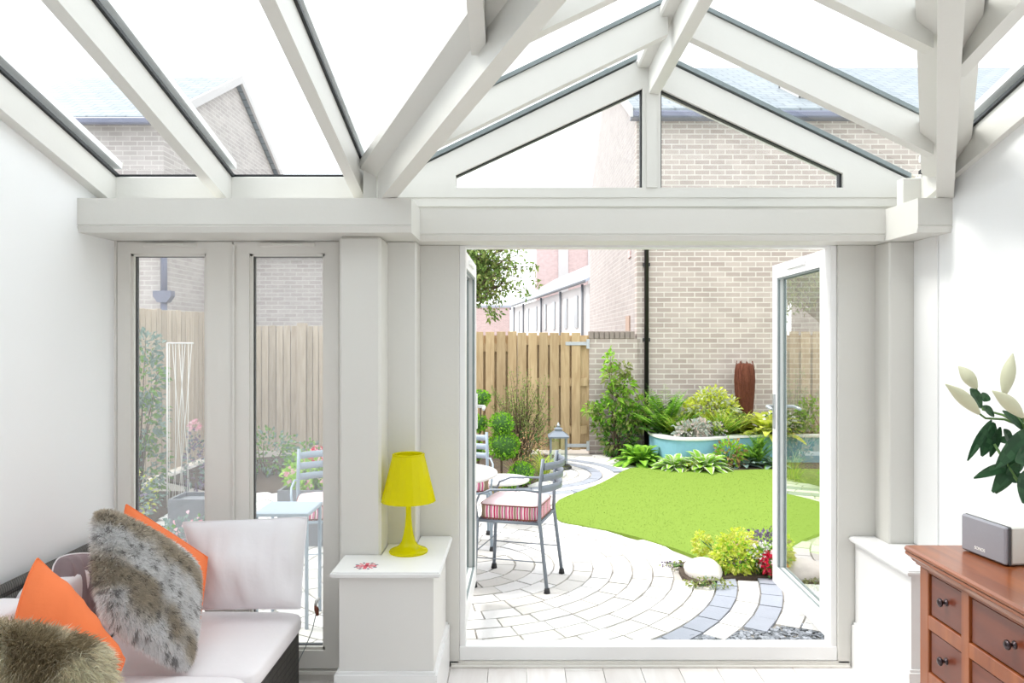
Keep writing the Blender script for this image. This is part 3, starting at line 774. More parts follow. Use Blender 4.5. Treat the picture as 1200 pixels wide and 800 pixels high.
fur_cushion('large spotted white and brown fur cushion tilted across the sofa seat', ((112, 594, 2.98), (230, 660, 3.12), (219, 788, 2.84), (116, 722, 2.66)), .15, lynx, 34000, .030, 11)
fur_cushion('long-haired brown fur cushion at the near end of the sofa', ((-40, 728, 2.34), (122, 758, 2.40), (128, 878, 2.27), (-55, 880, 2.22)), .17, coyote, 26000, .050, 21, wid=.003)

# window cord with small pull
b = MB()
pts = [P(371, 716, 3.66), P(366, 738, 3.66), P(358, 758, 3.66), P(351, 772, 3.66), P(347, 785, 3.64)]
t = tag(empty('pull_cord', P(371, 716, 3.66)), 'thin cord with a small dark red and white pull hanging by the glazed sash', 'cord')
b.tube(pts, .0022, n=6); b.build('cord', M['spacer'], t)
b = MB(); b.tube([P(374, 701, 3.685), P(371, 704, 3.66), P(369.5, 709, 3.66)], [.006, .009, .006], n=8); b.build('toggle', M['upvc'], t)
b = MB(); b.tube([P(369.5, 709, 3.66), P(371, 714, 3.66), P(372, 721, 3.66)], [.006, .012, .007], n=8); b.build('pull', M['drawer'], t)

# ------------------------------------------------------------------ chest of drawers
t = tag(empty('chest_of_drawers', (1.7, 2.4, 0)), 'polished cherry wood chest of drawers with dark knobs along the right wall', 'chest of drawers')
yA, yB = 2.94, 1.84; xf = 1.535; HT = .85
b = MB()
def cor(y0_, y1_, off, z0_, z1_):
    b.box(xf - off, 1.905, y0_ - off, y1_ + off, z0_, z1_, b=.004)
b.box(1.49, 1.905, yB - .04, yA + .035, HT - .022, HT, b=.007)
b.build('top', M['chest'], t)
b = MB()
prof = [(.04, .828), (.040, .818), (.034, .812), (.026, .806), (.020, .796), (.012, .790), (.010, .784), (.0, .780), (0, .7795)]
for i in range(len(prof) - 1):
    o1, z1 = prof[i]; o2, z2 = prof[i + 1]
    r1 = [(xf - o1, yB - o1), (xf - o1, yA + o1 * .8), (1.905, yA + o1 * .8), (1.905, yB - o1)]
    r2 = [(xf - o2, yB - o2), (xf - o2, yA + o2 * .8), (1.905, yA + o2 * .8), (1.905, yB - o2)]
    b.add([(x, yy, z1) for x, yy in r1] + [(x, yy, z2) for x, yy in r2], [(0, 1, 5, 4), (1, 2, 6, 5), (2, 3, 7, 6), (3, 0, 4, 7)])
b.build('cornice', M['chest'], t)
b = MB()
b.box(xf + .02, 1.903, yB + .002, yA - .002, .06, .779)      # carcass
b.build('carcass', M['drawer'], t)
b = MB()
b.box(xf, xf + .035, yA - .06, yA, .0, .779, b=.003); b.box(xf, xf + .035, yB, yB + .06, .0, .779, b=.003)
b.box(1.87, 1.904, yA - .05, yA + .001, 0, .779, b=.003); b.box(1.87, 1.904, yB - .001, yB + .05, 0, .779, b=.003)
rows = [(.611, .770), (.398, .559), (.185, .346), (.075, .14)]
ycols = [(yA - .062, yA - .062 - .212), (yA - .062 - .212 - .045, yB + .062 + .212 + .045), (yB + .062 + .212, yB + .062)]
for yy in (ycols[0][1], ycols[1][1]): b.box(xf, xf + .035, yy - .045, yy, .06, .779, b=.002)
for (z0_, z1_) in ((.770, .779), (.559, .611), (.346, .398), (.14, .185), (.04, .075)): b.box(xf + .001, xf + .034, yB + .05, yA - .05, z0_, z1_, b=.002)
b.build('face_frame', M['chest_z'], t)
def drawer(y1_, y0_, z0_, z1_, knobs):
    b = MB(); b.box(xf + .008, xf + .05, y0_ + .003, y1_ - .003, z0_ + .003, z1_ - .003, b=.004)
    d = b.build('drawer', M['drawer'], t)
    for ky in knobs:
        k = MB(); zc_ = (z0_ + z1_) / 2 + .005
        Mx = Matrix.Rotation(-PI / 2, 4, 'Y')
        k.lathe([(0, -.001), (.013, 0), (.012, .003), (.006, .005), (.005, .012), (.010, .016), (.0155, .021), (.0155, .026), (.009, .031), (0, .032)], c=(xf + .008, ky, zc_), n=24, M=Mx)
        sub(k, 'knob', M['knob'], d)
for (z0_, z1_) in rows[:3]:
    for ci, (a_, c_) in enumerate(ycols):
        kn = [(a_ + c_) / 2] 
        drawer(a_, c_, z0_, z1_, kn if ci != 1 or (a_ - c_) < .45 else [(a_ + c_) / 2])

# speaker
A0 = Vector((1.672, 2.905, HT)); A1 = Vector((1.700, 2.680, HT))
ax = (A1 - A0).normalized(); wd = (A1 - A0).length; bx = Vector((-ax.y, ax.x, 0))
if bx.x < 0: bx = -bx
Mx = Matrix(((ax.x, bx.x, 0, A0.x), (ax.y, bx.y, 0, A0.y), (0, 0, 1, HT), (0, 0, 0, 1)))
t = tag(empty('speaker', (A0 + A1) / 2 + bx * .08), 'white box speaker with grey cloth front on the wooden chest', 'speaker')
b = MB(); b.box(0.002, wd - .002, .02, .155, .004, .140, M=Mx, b=.007); b.build('body', M['sonos_white'], t)
b = MB(); b.box(0, wd - .004, .0, .018, .004, .138, M=Mx, b=.006); b.build('grille', M['sonos_grille'], t)
b = MB(); b.box(.002, wd + .001, .012, .024, .003, .1395, M=Mx, b=.004); b.box(.02, wd - .02, .02, .14, 0, .005, M=Mx); b.build('trim', M['sonos_dark'], t)
txt = bpy.data.curves.new('logo', 'FONT'); txt.body = 'SONOS'; txt.size = .016; txt.extrude = .0004; txt.align_x = 'CENTER'; txt.offset = .0004
lo = bpy.data.objects.new('logo', txt); C.objects.link(lo)
lo.data.materials.append(M['white_card'])
Mt = Matrix(((ax.x, 0, -bx.x, 0), (ax.y, 0, -bx.y, 0), (0, 1, 0, 0), (0, 0, 0, 1)))
lo.matrix_world = Matrix.Translation(Mx @ Vector((wd * .44, -.0006, .024))) @ Mt
dg = bpy.context.evaluated_depsgraph_get(); me = bpy.data.meshes.new_from_object(lo.evaluated_get(dg)); mw = lo.matrix_world.copy()
bpy.data.objects.remove(lo); me.transform(mw); lo = bpy.data.objects.new('logo', me); C.objects.link(lo); lo.parent = t; lo.location = -t.location
# white card near the chest edge
b = MB(); b.box(1.50, 1.56, 2.20, 2.275, HT + .0, HT + .0015, b=.0004); tag(b.build('card', M['white_card']), 'small white card lying on the near part of the chest top', 'card')

# ------------------------------------------------------------------ lilies in vase
vx, vy = 1.735, 2.30
t = tag(empty('vase', (vx, vy, HT), True), 'clear glass vase holding the lilies on the wooden chest', 'vase')
b = MB(); b.lathe([(.0, .002), (.045, .002), (.047, .01), (.045, .12), (.060, .22), (.057, .22), (.042, .12), (.044, .015), (0, .012)], n=32); b.build('body', M['vase_glass'], t, (0, 0, 0))
t = tag(empty('lily_bouquet', (vx, vy, HT + .02)), 'bunch of lilies with closed cream buds and dark green leaves above the chest', 'flowers')
def lily_bud(p, d, Ln, r=.022):
    b = MB(); d = d.normalized(); pts = []; rs = []
    up = Vector((0, 0, 1)); a = d.cross(up).normalized()
    for i in range(11):
        q = i / 10; pts.append(p + d * Ln * q + Vector((0, 0, .006 * math.sin(q * PI)))); rs.append(max(.0015, r * (math.sin(PI * (q * .86 + .10)) ** 1.1) * (1 - .25 * q)))
    b.tube(pts, rs, n=12)
    return b
def P2(px, py): return None
stem = MB(); leaves = MB()
heart = P(1200, 500, 2.38); basep = Vector((vx, vy, HT + .05))
buds = [((1147, 484, 2.40), (1108, 450, 2.36)), ((1144, 455, 2.48), (1123, 429, 2.50)), ((1198, 488, 2.30), (1163, 458, 2.26)), ((1177, 462, 2.42), (1187, 414, 2.42))]
knots = [P(1155, 490, 2.42), P(1152, 480, 2.46), P(1203, 500, 2.36), P(1178, 478, 2.42)]
bd = []
for (b0, b1), kn in zip(buds, knots):
    p0, p1 = P(*b0), P(*b1); bd.append(lily_bud(p0, p1 - p0, (p1 - p0).length, .023).build('bud', M['lily'], t))
    mid = (kn + heart) / 2 + Vector((0, 0, .01)); stem.tube([p0, kn, mid, heart], [.003, .0035, .004, .005], n=6)
stem.tube([heart, (heart + basep) / 2 + Vector((.0, 0, -.02)), basep], [.006, .006, .006], n=8)
stem.tube([P(1165, 520, 2.4), P(1190, 560, 2.36), basep + Vector((.01, .01, .05))], [.004, .005, .006], n=6)
def lleaf(p0, p1, W, droop=.15, nrm=None):
    a, c = P(*p0), P(*p1); leaves.leafL(a, c - a + Vector((0, 0, droop * (c - a).length)), (c - a).length, W, 0, nrm or Vector((.2, -1, .4)), droop, .2, 8)
LV = [((1150, 478, 2.44), (1135, 452, 2.42), .045), ((1152, 470, 2.44), (1157, 460, 2.46), .035), ((1165, 495, 2.42), (1152, 530, 2.40), .05), ((1162, 492, 2.4), (1137, 535, 2.38), .028),
      ((1165, 488, 2.42), (1150, 474, 2.40), .03), ((1172, 500, 2.4), (1162, 531, 2.42), .035), ((1200, 505, 2.38), (1172, 478, 2.36), .03), ((1215, 500, 2.36), (1170, 545, 2.3), .055), ((1212, 505, 2.4), (1168, 570, 2.36), .06),
      ((1190, 545, 2.38), (1142, 560, 2.34), .032), ((1195, 540, 2.36), (1170, 574, 2.40), .045), ((1200, 540, 2.4), (1180, 555, 2.36), .04), ((1205, 550, 2.36), (1200, 585, 2.34), .07), ((1210, 520, 2.42), (1165, 515, 2.44), .035),
      ((1200, 495, 2.44), (1172, 470, 2.46), .035), ((1185, 520, 2.4), (1175, 500, 2.38), .035), ((1215, 530, 2.34), (1190, 540, 2.3), .06), ((1222, 540, 2.4), (1240, 590, 2.4), .05), ((1222, 500, 2.4), (1250, 470, 2.4), .05), ((1200, 560, 2.4), (1180, 560, 2.42), .04)]
for a_, c_, w_ in LV: lleaf(a_, c_, w_)
stem.build('stem', M['stemg'], t); leaves.build('foliage', M['lily_leaf'], t)

# ================================================================== OUTDOORS
GZ = -.03
lawn_poly = [(1.47, 10.05), (1.05, 9.05), (.72, 8.45), (.42, 8.0), (.345, 7.6), (.345, 7.2), (.375, 6.98), (.60, 6.84), (.956, 6.52), (1.24, 6.12), (1.375, 5.84), (1.52, 5.66), (1.80, 5.85), (2.2, 6.0), (2.5, 5.6), (2.8, 4.9), (3.4, 4.4), (6.5, 4.2), (6.5, 9.75), (3.3, 9.85), (2.6, 9.68), (2.2, 9.66), (1.8, 9.8)]
def inside(poly, x, yy):
    r = False; n = len(poly)
    for i in range(n):
        x1, y1 = poly[i]; x2, y2 = poly[(i + 1) % n]
        if (y1 > yy) != (y2 > yy) and x < (x2 - x1) * (yy - y1) / (y2 - y1) + x1: r = not r
    return r
def smooth_poly(p, it=2):
    for _ in range(it):
        q = []
        for i in range(len(p)):
            a, c = p[i], p[(i + 1) % len(p)]
            q += [(a[0] * .75 + c[0] * .25, a[1] * .75 + c[1] * .25), (a[0] * .25 + c[0] * .75, a[1] * .25 + c[1] * .75)]
        p = q
    return p
b = MB(); b.box(-40, 60, 3.96, 130, -.4, -.047); struct(b.build('ground', M['grout']))
lp = smooth_poly(lawn_poly)
b = MB(); b.prism([(x, yy, -.046) for x, yy in lp], (0, 0, .026)); struct(b.build('lawn', M['grass']))
# grass blades over the lawn
b = MB(); rr = random.Random(3); cnt = 0
while cnt < 16000:
    x = rr.uniform(.3, 3.6); yy = rr.uniform(5.4, 10.05)
    if not inside(lp, x, yy): continue
    a = rr.uniform(0, PI); w = .0035; h = rr.uniform(.004, .010)
    dx, dy = math.cos(a) * w, math.sin(a) * w
    b.add([(x - dx, yy - dy, -.021), (x + dx, yy + dy, -.021), (x + rr.gauss(0, .008), yy + rr.gauss(0, .008), -.021 + h)], [(0, 1, 2)]); cnt += 1
o = b.build('grass', leafm('grass_blade', (.19, .285, .045), (.24, .34, .06), .5)); o['kind'] = 'stuff'; tag(o, 'short bright green grass covering the lawn', 'grass')
beds = {
 'bed_back': [(1.30, 11.2), (1.42, 10.4), (1.50, 10.08), (1.8, 9.84), (2.2, 9.70), (2.6, 9.72), (3.3, 9.89), (6.5, 9.8), (6.5, 11.3), (1.3, 11.3)],
 'bed_left': [(-4.2, 8.4), (-.6, 8.35), (-.1, 8.5), (.2, 8.9), (.38, 9.5), (.36, 10.3), (.5, 10.8), (.5, 11.1), (-4.2, 11.1)],
 'bed_flowers': [(1.22, 5.78), (1.13, 5.45), (1.2, 5.20), (1.45, 5.38), (1.95, 5.36), (2.6, 4.9), (2.85, 5.0), (2.5, 5.7), (2.2, 6.05), (1.8, 5.95), (1.5, 5.75)],
 'bed_side': [(-4.3, 4.3), (-3.45, 4.3), (-3.3, 6.5), (-3.45, 8.4), (-4.3, 8.4)],
}
b = MB()
for k_, pl in beds.items():
    zt = .023 if k_ != 'bed_flowers' else .030
    b.prism([(x, yy, -.046) for x, yy in smooth_poly(pl, 1)], (0, 0, zt))
struct(b.build('flower_bed', M['soil']))
# patio setts: concentric rings
c1 = (-.45, 5.70); c2 = (0.0, 9.55)
def in_bed(x, yy): return any(inside(p_, x, yy) for p_ in beds.values())
b = MB(); rr = random.Random(5)
def sett(c, r0, r1, t0, t1, m):
    g = .006; seg = max(1, int((t1 - t0) * r1 / .12)); a0, a1 = t0 + g / r1, t1 - g / r1
    ins = [(c[0] + (r0 + g) * math.cos(a0 + (a1 - a0) * i / seg), c[1] + (r0 + g) * math.sin(a0 + (a1 - a0) * i / seg)) for i in range(seg + 1)]
    out = [(c[0] + (r1 - g) * math.cos(a0 + (a1 - a0) * i / seg), c[1] + (r1 - g) * math.sin(a0 + (a1 - a0) * i / seg)) for i in range(seg + 1)]
    poly = ins + out[::-1]; z = GZ + rr.uniform(-.002, .002)
    b.prism([(x, yy, -.046) for x, yy in poly][::-1], (0, 0, z + .046), m)
r = .0
ring = 0
radii = [0, .14] + [.14 + .143 * k for k in range(1, 60)]
for k in range(len(radii) - 1):
    r0, r1 = radii[k], radii[k + 1]; rm = (r0 + r1) / 2
    n = max(5, round(2 * PI * rm / .225)); ph = rr.random()
    grey = (1.85 < rm < 1.99) or (2.14 < rm < 2.28)
    for i in range(n):
        t0 = 2 * PI * (i + ph) / n; t1 = 2 * PI * (i + 1 + ph) / n; tm = (t0 + t1) / 2
        x, yy = c1[0] + rm * math.cos(tm), c1[1] + rm * math.sin(tm)
        if yy < 4.02 or yy > 11 or x < -4.3 or x > 3.2: continue
        if (x - c2[0]) ** 2 + (yy - c2[1]) ** 2 < 1.62 ** 2 and rm > 2.0: continue
        if inside(lp, x, yy) or in_bed(x, yy): continue
        if x > .80 and yy < 4.24 + (x - .80) * .26: continue
        sett(c1, r0, r1, t0, t1, 2 if grey and x > .3 else rr.choice((0, 1)))
for k in range(11):
    r0, r1 = k * .148 + .01, (k + 1) * .148; rm = (r0 + r1) / 2; n = max(5, round(2 * PI * rm / .25)); ph = rr.random()
    for i in range(n):
        t0 = 2 * PI * (i + ph) / n; t1 = 2 * PI * (i + 1 + ph) / n; tm = (t0 + t1) / 2
        x, yy = c2[0] + rm * math.cos(tm), c2[1] + rm * math.sin(tm)
        if inside(lp, x, yy) or in_bed(x, yy): continue
        if (x - c1[0]) ** 2 + (yy - c1[1]) ** 2 < 2.1 ** 2: continue
        sett(c2, r0, r1, t0, t1, 2 if k in (6, 8) else rr.choice((0, 1)))
struct(b.build('patio', [M['stone_a'], M['stone_b'], M['stone_c']]))
# slate gravel by the door
b = MB()
for _ in range(2200):
    x = rr.uniform(.82, 2.0); yy = rr.uniform(3.97, 4.30 + (x - .80) * .26); s_ = rr.uniform(.008, .018); a = rr.uniform(0, PI)
    Mx = Matrix.Translation((x, yy, -.042 + s_ * .3)) @ Matrix.Rotation(a, 4, 'Z') @ Matrix.Rotation(rr.uniform(-.4, .4), 4, 'X')
    b.box(-s_, s_, -s_ * .6, s_ * .6, -s_ * .25, s_ * .3, M=Mx, b=s_ * .15)
o = b.build('gravel', leafm('gravel_chip', (.08, .09, .10), (.34, .36, .40), 0, .8)); o['kind'] = 'stuff'; tag(o, 'grey slate chippings strewn below the open right door leaf', 'gravel')

# brick house on the right
HX = 1.735
hs = tag(empty('brick_house', (4.5, 12, 0)), 'tall buff brick house with grey slate roof behind the planter', 'house')
b = MB(); b.box(HX, 11, 11.30, 11.5, -.04, 4.98); b.build('front_wall', M['brick'], hs)
b = MB(); b.prism([(HX, 11.5, -.04), (HX, 18.8, -.04), (HX, 18.8, 4.98), (HX, 15.15, 6.85), (HX, 11.5, 5.0)], (.2, 0, 0)); b.build('side_wall', M['brick_side'], hs)
b = MB(); sl = Vector((0, 3.9, 2.0))
def roofslab(b, x0, x1, ya, za_, yb_, zb_):
    b.prism([(x0, ya, za_), (x0, yb_, zb_), (x0, yb_, zb_ + .12), (x0, ya, za_ + .12)], (x1 - x0, 0, 0))
roofslab(b, HX - .12, 11.2, 11.05, 4.84, 15.15, 6.86); roofslab(b, HX + .02, 11.2, 19.1, 4.80, 15.15, 6.82)
b.build('roof', M['slate'], hs)
b = MB(); b.box(HX - .12, 11.2, 11.02, 11.14, 4.82, 4.92, b=.02); b.box(HX - .1, 11.2, 11.14, 11.3, 4.84, 4.88); b.build('gutter', M['grey_pipe'], hs)
b = MB(); b.prism([(HX - .14, 11.0, 4.82), (HX - .14, 15.15, 6.86), (HX - .14, 15.15, 7.0), (HX - .14, 11.0, 4.96)], (.04, 0, 0)); b.build('bargeboard', M['render'], hs)
b = MB(); b.tube([(1.87, 11.24, -.04), (1.87, 11.24, 4.75), (1.87, 11.12, 4.84)], .034, n=12)
for z in (.5, 1.6, 2.7, 3.9): b.box(1.82, 1.92, 11.23, 11.30, z, z + .05)
b.build('downpipe', M['black_pipe'], hs)
b = MB(); Mr = Matrix.Translation((4.78, 12.35, 5.50)) @ Matrix.Rotation(math.atan2(2.02, 4.1), 4, 'X')
for (x0, x1, y0_, y1_) in ((-.45, .45, -.55, -.47), (-.45, .45, .47, .55), (-.45, -.38, -.55, .55), (.38, .45, -.55, .55)): b.box(x0, x1, y0_, y1_, .05, .2, M=Mr)
rw = b.build('roof_window', M['render'], hs)
b = MB(); b.box(-.38, .38, -.47, .47, .12, .14, M=Mr); sub(b, 'glass_pane', M['window_dark'], rw)
b = MB(); b.box(HX - .02, HX + .02, 11.95, 12.35, 1.55, 2.0); b.build('window', M['terracotta'], hs)
b = MB(); b.box(HX - .02, HX + .02, 11.85, 12.1, 2.9, 3.5); b.build('window', M['brick_pink'], hs)

# low brick garden wall between gate and house
b = MB(); b.box(1.03, HX, 11.25, 11.45, -.04, 1.64)
x = 1.03
t = tag(empty('garden_wall', (1.4, 11.3, -.04)), 'low buff brick garden wall between the timber gate and the brick house', 'wall')
b.build('brickwork', M['brick'], t)
b = MB()
while x < HX - .04: b.box(x, x + .066, 11.24, 11.46, 1.64, 1.75, b=.004); x += .075
b.build('soldier_course', mat('brick_coping', (.27, .225, .20), .85, .2, 15, .3, 60), t)

# gate and fences
def boards(b, x0, x1, yy, z0, z1, w=.125, gap=.038, th=.02, jitter=0.01, m=0):
    x = x0
    while x + w * .6 < x1:
        xe = min(x + w, x1); b.box(x, xe, yy, yy + th, z0, z1 + R.uniform(-jitter, jitter) * .4, m, b=.003); x += w + gap
g = tag(empty('garden_gate', (.5, 11.2, 0)), 'new pine boarded gate with grey strap hinges beside the garden wall', 'gate')
b = MB(); boards(b, -.02, 1.0, 11.2, .02, 1.73, .128, .03); b.build('boards', M['fence'], g)
b = MB()
for z in (.25, .95, 1.55): b.box(-.02, 1.0, 11.222, 11.27, z, z + .12)
b.box(-.02, 1.03, 11.27, 11.28, .02, 1.69, m=0); b.build('rail', M['fence'], g)
b = MB()
for z in (1.545, .06):
    b = MB(); b.box(.68, .99, 11.188, 11.199, z, z + .05, b=.002); b.box(.985, 1.03, 11.18, 11.2, z - .05, z + .09, b=.002)
    b.build('strap_hinge', M['galv'], g)
fn = tag(empty('timber_fence', (-.4, 11.2, 0)), 'new pine boarded fence panel next to the gate behind the topiary', 'fence')
b = MB(); boards(b, -1.30, -.02, 11.205, .02, 1.745, .128, .035); b.build('boards', M['fence'], fn)
b = MB(); b.box(-1.35, -.05, 11.228, 11.27, .3, .42); b.box(-1.35, -.05, 11.228, 11.27, 1.45, 1.57); b.box(-1.37, -.021, 11.27, 11.28, .02, 1.69); b.build('rail', M['fence'], fn)
fn = tag(empty('timber_fence', (-2.8, 11.25, 0)), 'pale closeboarded fence along the back seen through the tall glazed sashes', 'fence')
b = MB(); boards(b, -4.3, -3.25, 11.25, 0, 1.83, .095, .012); boards(b, -3.1, -1.37, 11.25, 0, 1.83, .075, .01); b.build('boards', M['fence_pale'], fn)
b = MB(); b.box(-3.24, -3.11, 11.2, 11.32, -.04, 1.87); b.build('post', M['fence_pale'], fn)
b = MB(); b.box(-4.3, -1.37, 11.28, 11.32, .4, .5); b.box(-4.3, -1.37, 11.275, 11.285, .05, 1.75); b.build('rail', M['fence_pale'], fn)
fn = tag(empty('timber_fence', (-4.35, 7.6, 0)), 'pale boarded side fence running away behind the climber', 'fence')
b = MB(); yy = 3.97
while yy < 11.2: b.box(-4.37, -4.35, yy, yy + .115, 0, 2.0 + R.uniform(-.01, .01), b=.003); yy += .135
b.build('boards', M['fence_pale'], fn)
b = MB(); b.box(-4.42, -4.38, 3.97, 11.2, .4, .5); b.box(-4.42, -4.38, 3.97, 11.2, 1.5, 1.6); b.box(-4.40, -4.38, 3.97, 11.2, .02, 1.9); b.build('rail', M['fence_pale'], fn)
fn = tag(empty('timber_fence', (6.5, 7.6, 0)), 'pine boarded side fence on the far side of the lawn', 'fence')
b = MB(); yy = 3.97
while yy < 11.2: b.box(6.5, 6.52, yy, yy + .115, -.04, 1.8, b=.003); yy += .14
b.build('boards', M['fence'], fn)
b = MB(); b.box(6.52, 6.56, 3.97, 11.2, .4, .5); b.build('rail', M['fence'], fn)

# neighbouring house on the left
hs = tag(empty('neighbour_house', (-9, 13, 0)), 'pale brick house with blue-grey slate roof beyond the side fence', 'house')
b = MB(); b.box(-14, -5.55, 12.0, 12.2, -.04, 5.05); b.build('front_wall', M['brick_pale'], hs)
b = MB(); b.prism([(-5.55, 12.2, -.04), (-5.55, 18, -.04), (-5.55, 18, 5.05), (-5.55, 15, 6.62), (-5.55, 12.2, 5.15)], (-.2, 0, 0)); b.build('side_wall', M['brick_pale_side'], hs)
b = MB(); roofslab(b, -8.6, -5.45, 11.72, 4.92, 15, 6.62); roofslab(b, -8.6, -5.45, 18.3, 4.92, 15, 6.62); b.build('roof', M['slate'], hs)
b = MB(); b.prism([(-5.45, 11.7, 4.9), (-5.45, 15, 6.62), (-5.45, 15, 6.78), (-5.45, 11.7, 5.06)], (.05, 0, 0)); b.prism([(-5.45, 18.3, 4.9), (-5.45, 15, 6.62), (-5.45, 15, 6.78), (-5.45, 18.3, 5.06)], (.05, 0, 0)); b.build('bargeboard', M['render'], hs)
b = MB(); b.box(-8.6, -5.5, 11.62, 11.74, 4.90, 5.0, b=.02); b.build('gutter', M['grey_pipe'], hs)
b = MB(); xx = -5.5
b.tube([(xx - .12, 11.9, 3.2), (xx - .1, 11.9, 2.98), (xx, 11.9, 2.93), (xx, 11.9, 2.3)], .05, n=10); b.prism([(xx - .14, 11.83, 2.38), (xx + .14, 11.83, 2.38), (xx + .14, 11.83, 2.30), (xx + .07, 11.83, 2.2), (xx - .07, 11.83, 2.2), (xx - .14, 11.83, 2.30)], (0, .14, 0)); b.tube([(xx, 11.9, 2.2), (xx, 11.9, 1.0)], .05, n=10)
b.build('downpipe', M['grey_pipe'], hs)
hs = tag(empty('garage', (-3.3, 14, 0)), 'low pale brick outbuilding behind the back fence', 'building')
b = MB(); b.box(-5.5, -1.7, 14, 14.2, -.04, 3.2); b.build('front_wall', M['brick_pale'], hs)
b = MB(); roofslab(b, -5.5, -1.6, 13.85, 3.15, 16, 3.7); b.build('roof', M['slate'], hs)
b = MB(); b.box(-1.9, -1.7, 14.2, 16.5, -.04, 3.3); b.build('side_wall', M['brick_pale_side'], hs)

# far terrace
tx0, ty0 = (687 - VX) * 39 / F, 39.0
tdir = Vector(((489 - VX) / F, 1, 0)).normalized(); tn = Vector((-tdir.y, tdir.x, 0))
def TP(s_, off, z): return Vector((tx0, ty0, z)) + tdir * s_ - tn * off
hs = tag(empty('terrace_house', (tx0, ty0, 0)), 'long low white terrace with pale slate roof receding beyond the gate', 'house')
b = MB(); b.prism([TP(-1, 0, 0), TP(29, 0, 0), TP(29, 0, 4.35), TP(-1, 0, 4.35)], -tn * .3); b.build('front_wall', M['render'], hs)
b = MB(); b.prism([TP(-1, 0, 0), TP(-1, 0, 4.4), TP(-1, 3.5, 6.6), TP(-1, 7, 4.4), TP(-1, 7, 0)], tdir * .3); b.build('side_wall', M['render'], hs)
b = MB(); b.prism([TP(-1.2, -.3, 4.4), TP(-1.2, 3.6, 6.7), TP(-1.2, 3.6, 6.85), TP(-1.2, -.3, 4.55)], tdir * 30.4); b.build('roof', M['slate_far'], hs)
b = MB(); b.tube([TP(-1.2, -.35, 4.45), TP(29, -.35, 4.45)], .09, n=8); b.build('gutter', M['planter'], hs)
for s_ in (.4, 6.5, 13.6, 22.5, 28.6):
    b = MB(); b.tube([TP(s_, -.12, 0), TP(s_, -.12, 4.4)], .07, n=8); b.build('downpipe', M['planter'], hs)
for s_ in (1.9, 4.8, 8.7, 12, 16, 20, 25.5):
    b = MB(); b.prism([TP(s_, -.02, 2.2), TP(s_ + .8, -.02, 2.2), TP(s_ + .8, -.02, 3.9), TP(s_, -.02, 3.9)], tn * .06); b.build('window', M['galv'], hs)
hs = tag(empty('apartment_building', (4, 70, 0)), 'tall pinkish brick block rising behind the white terrace', 'building')
b = MB(); b.box(1.6, 12, 70, 76, 0, 13); b.build('front_wall', M['brick_pink'], hs)
for x in (3.6, 6.3, 8.6): b = MB(); b.box(x, x + .9, 69.9, 70, 0, 13); b.build('window', M['render'], hs)
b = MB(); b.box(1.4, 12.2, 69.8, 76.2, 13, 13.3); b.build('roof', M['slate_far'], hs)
hs = tag(empty('apartment_building', (-2.6, 40, 0)), 'low pinkish brick building under the tree beyond the gate', 'building')
b = MB(); b.box(-4.5, -.6, 48, 52, 0, 3.55); b.build('front_wall', M['brick_pink'], hs)
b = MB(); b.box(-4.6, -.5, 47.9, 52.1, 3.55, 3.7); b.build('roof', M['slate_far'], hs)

# raised blue planter
cp = [(1.95, 11.2), (1.87, 11.0), (1.83, 10.8), (1.82, 10.55), (1.86, 10.30), (1.98, 10.08), (2.2, 9.98), (2.45, 10.02), (2.75, 10.18), (3.05, 10.32), (3.4, 10.36), (4.2, 10.32), (5.4, 10.3), (6.4, 10.3)]
def offs(path, d):
    out = []
    for i, p in enumerate(path):
        a = Vector(path[max(0, i - 1)]); c = Vector(path[min(len(path) - 1, i + 1)]); t_ = (c - a).normalized()
        out.append((p[0] - t_.y * d, p[1] + t_.x * d))
    return out
def chaikin(p):
    for _ in range(2):
        q = [p[0]]
        for i in range(len(p) - 1):
            a, c = p[i], p[i + 1]; q += [(a[0] * .75 + c[0] * .25, a[1] * .75 + c[1] * .25), (a[0] * .25 + c[0] * .75, a[1] * .25 + c[1] * .75)]
        p = q + [p[-1]]
    return p
cp = chaikin(cp)
def ribbon(b, o1, o2, z0, z1, m=0):
    a, c = offs(cp, o1), offs(cp, o2)
    n = len(a); vs = [(x, yy, z0) for x, yy in a] + [(x, yy, z1) for x, yy in a] + [(x, yy, z1) for x, yy in c] + [(x, yy, z0) for x, yy in c]
    fs = []
    for i in range(n - 1):
        for k in range(4):
            k2 = (k + 1) % 4; fs.append((k * n + i, k * n + i + 1, k2 * n + i + 1, k2 * n + i))
    b.add(vs, fs, m, False)
t = tag(empty('raised_planter', (2.4, 10.6, 0)), 'curved blue rendered raised planter with white coping against the brick house', 'planter')
b = MB(); ribbon(b, 0, .12, -.03, .315); b.build('wall', M['blue_render'], t)
b = MB(); ribbon(b, -.02, .14, .316, .345); b.build('coping', M['coping'], t)
b = MB(); ip = offs(cp, .11); b.prism([(x, yy, .10) for x, yy in ip] + [(6.4, 11.25, .10), (1.95, 11.25, .10)], (0, 0, .18)); b.build('soil', M['soil'], t)

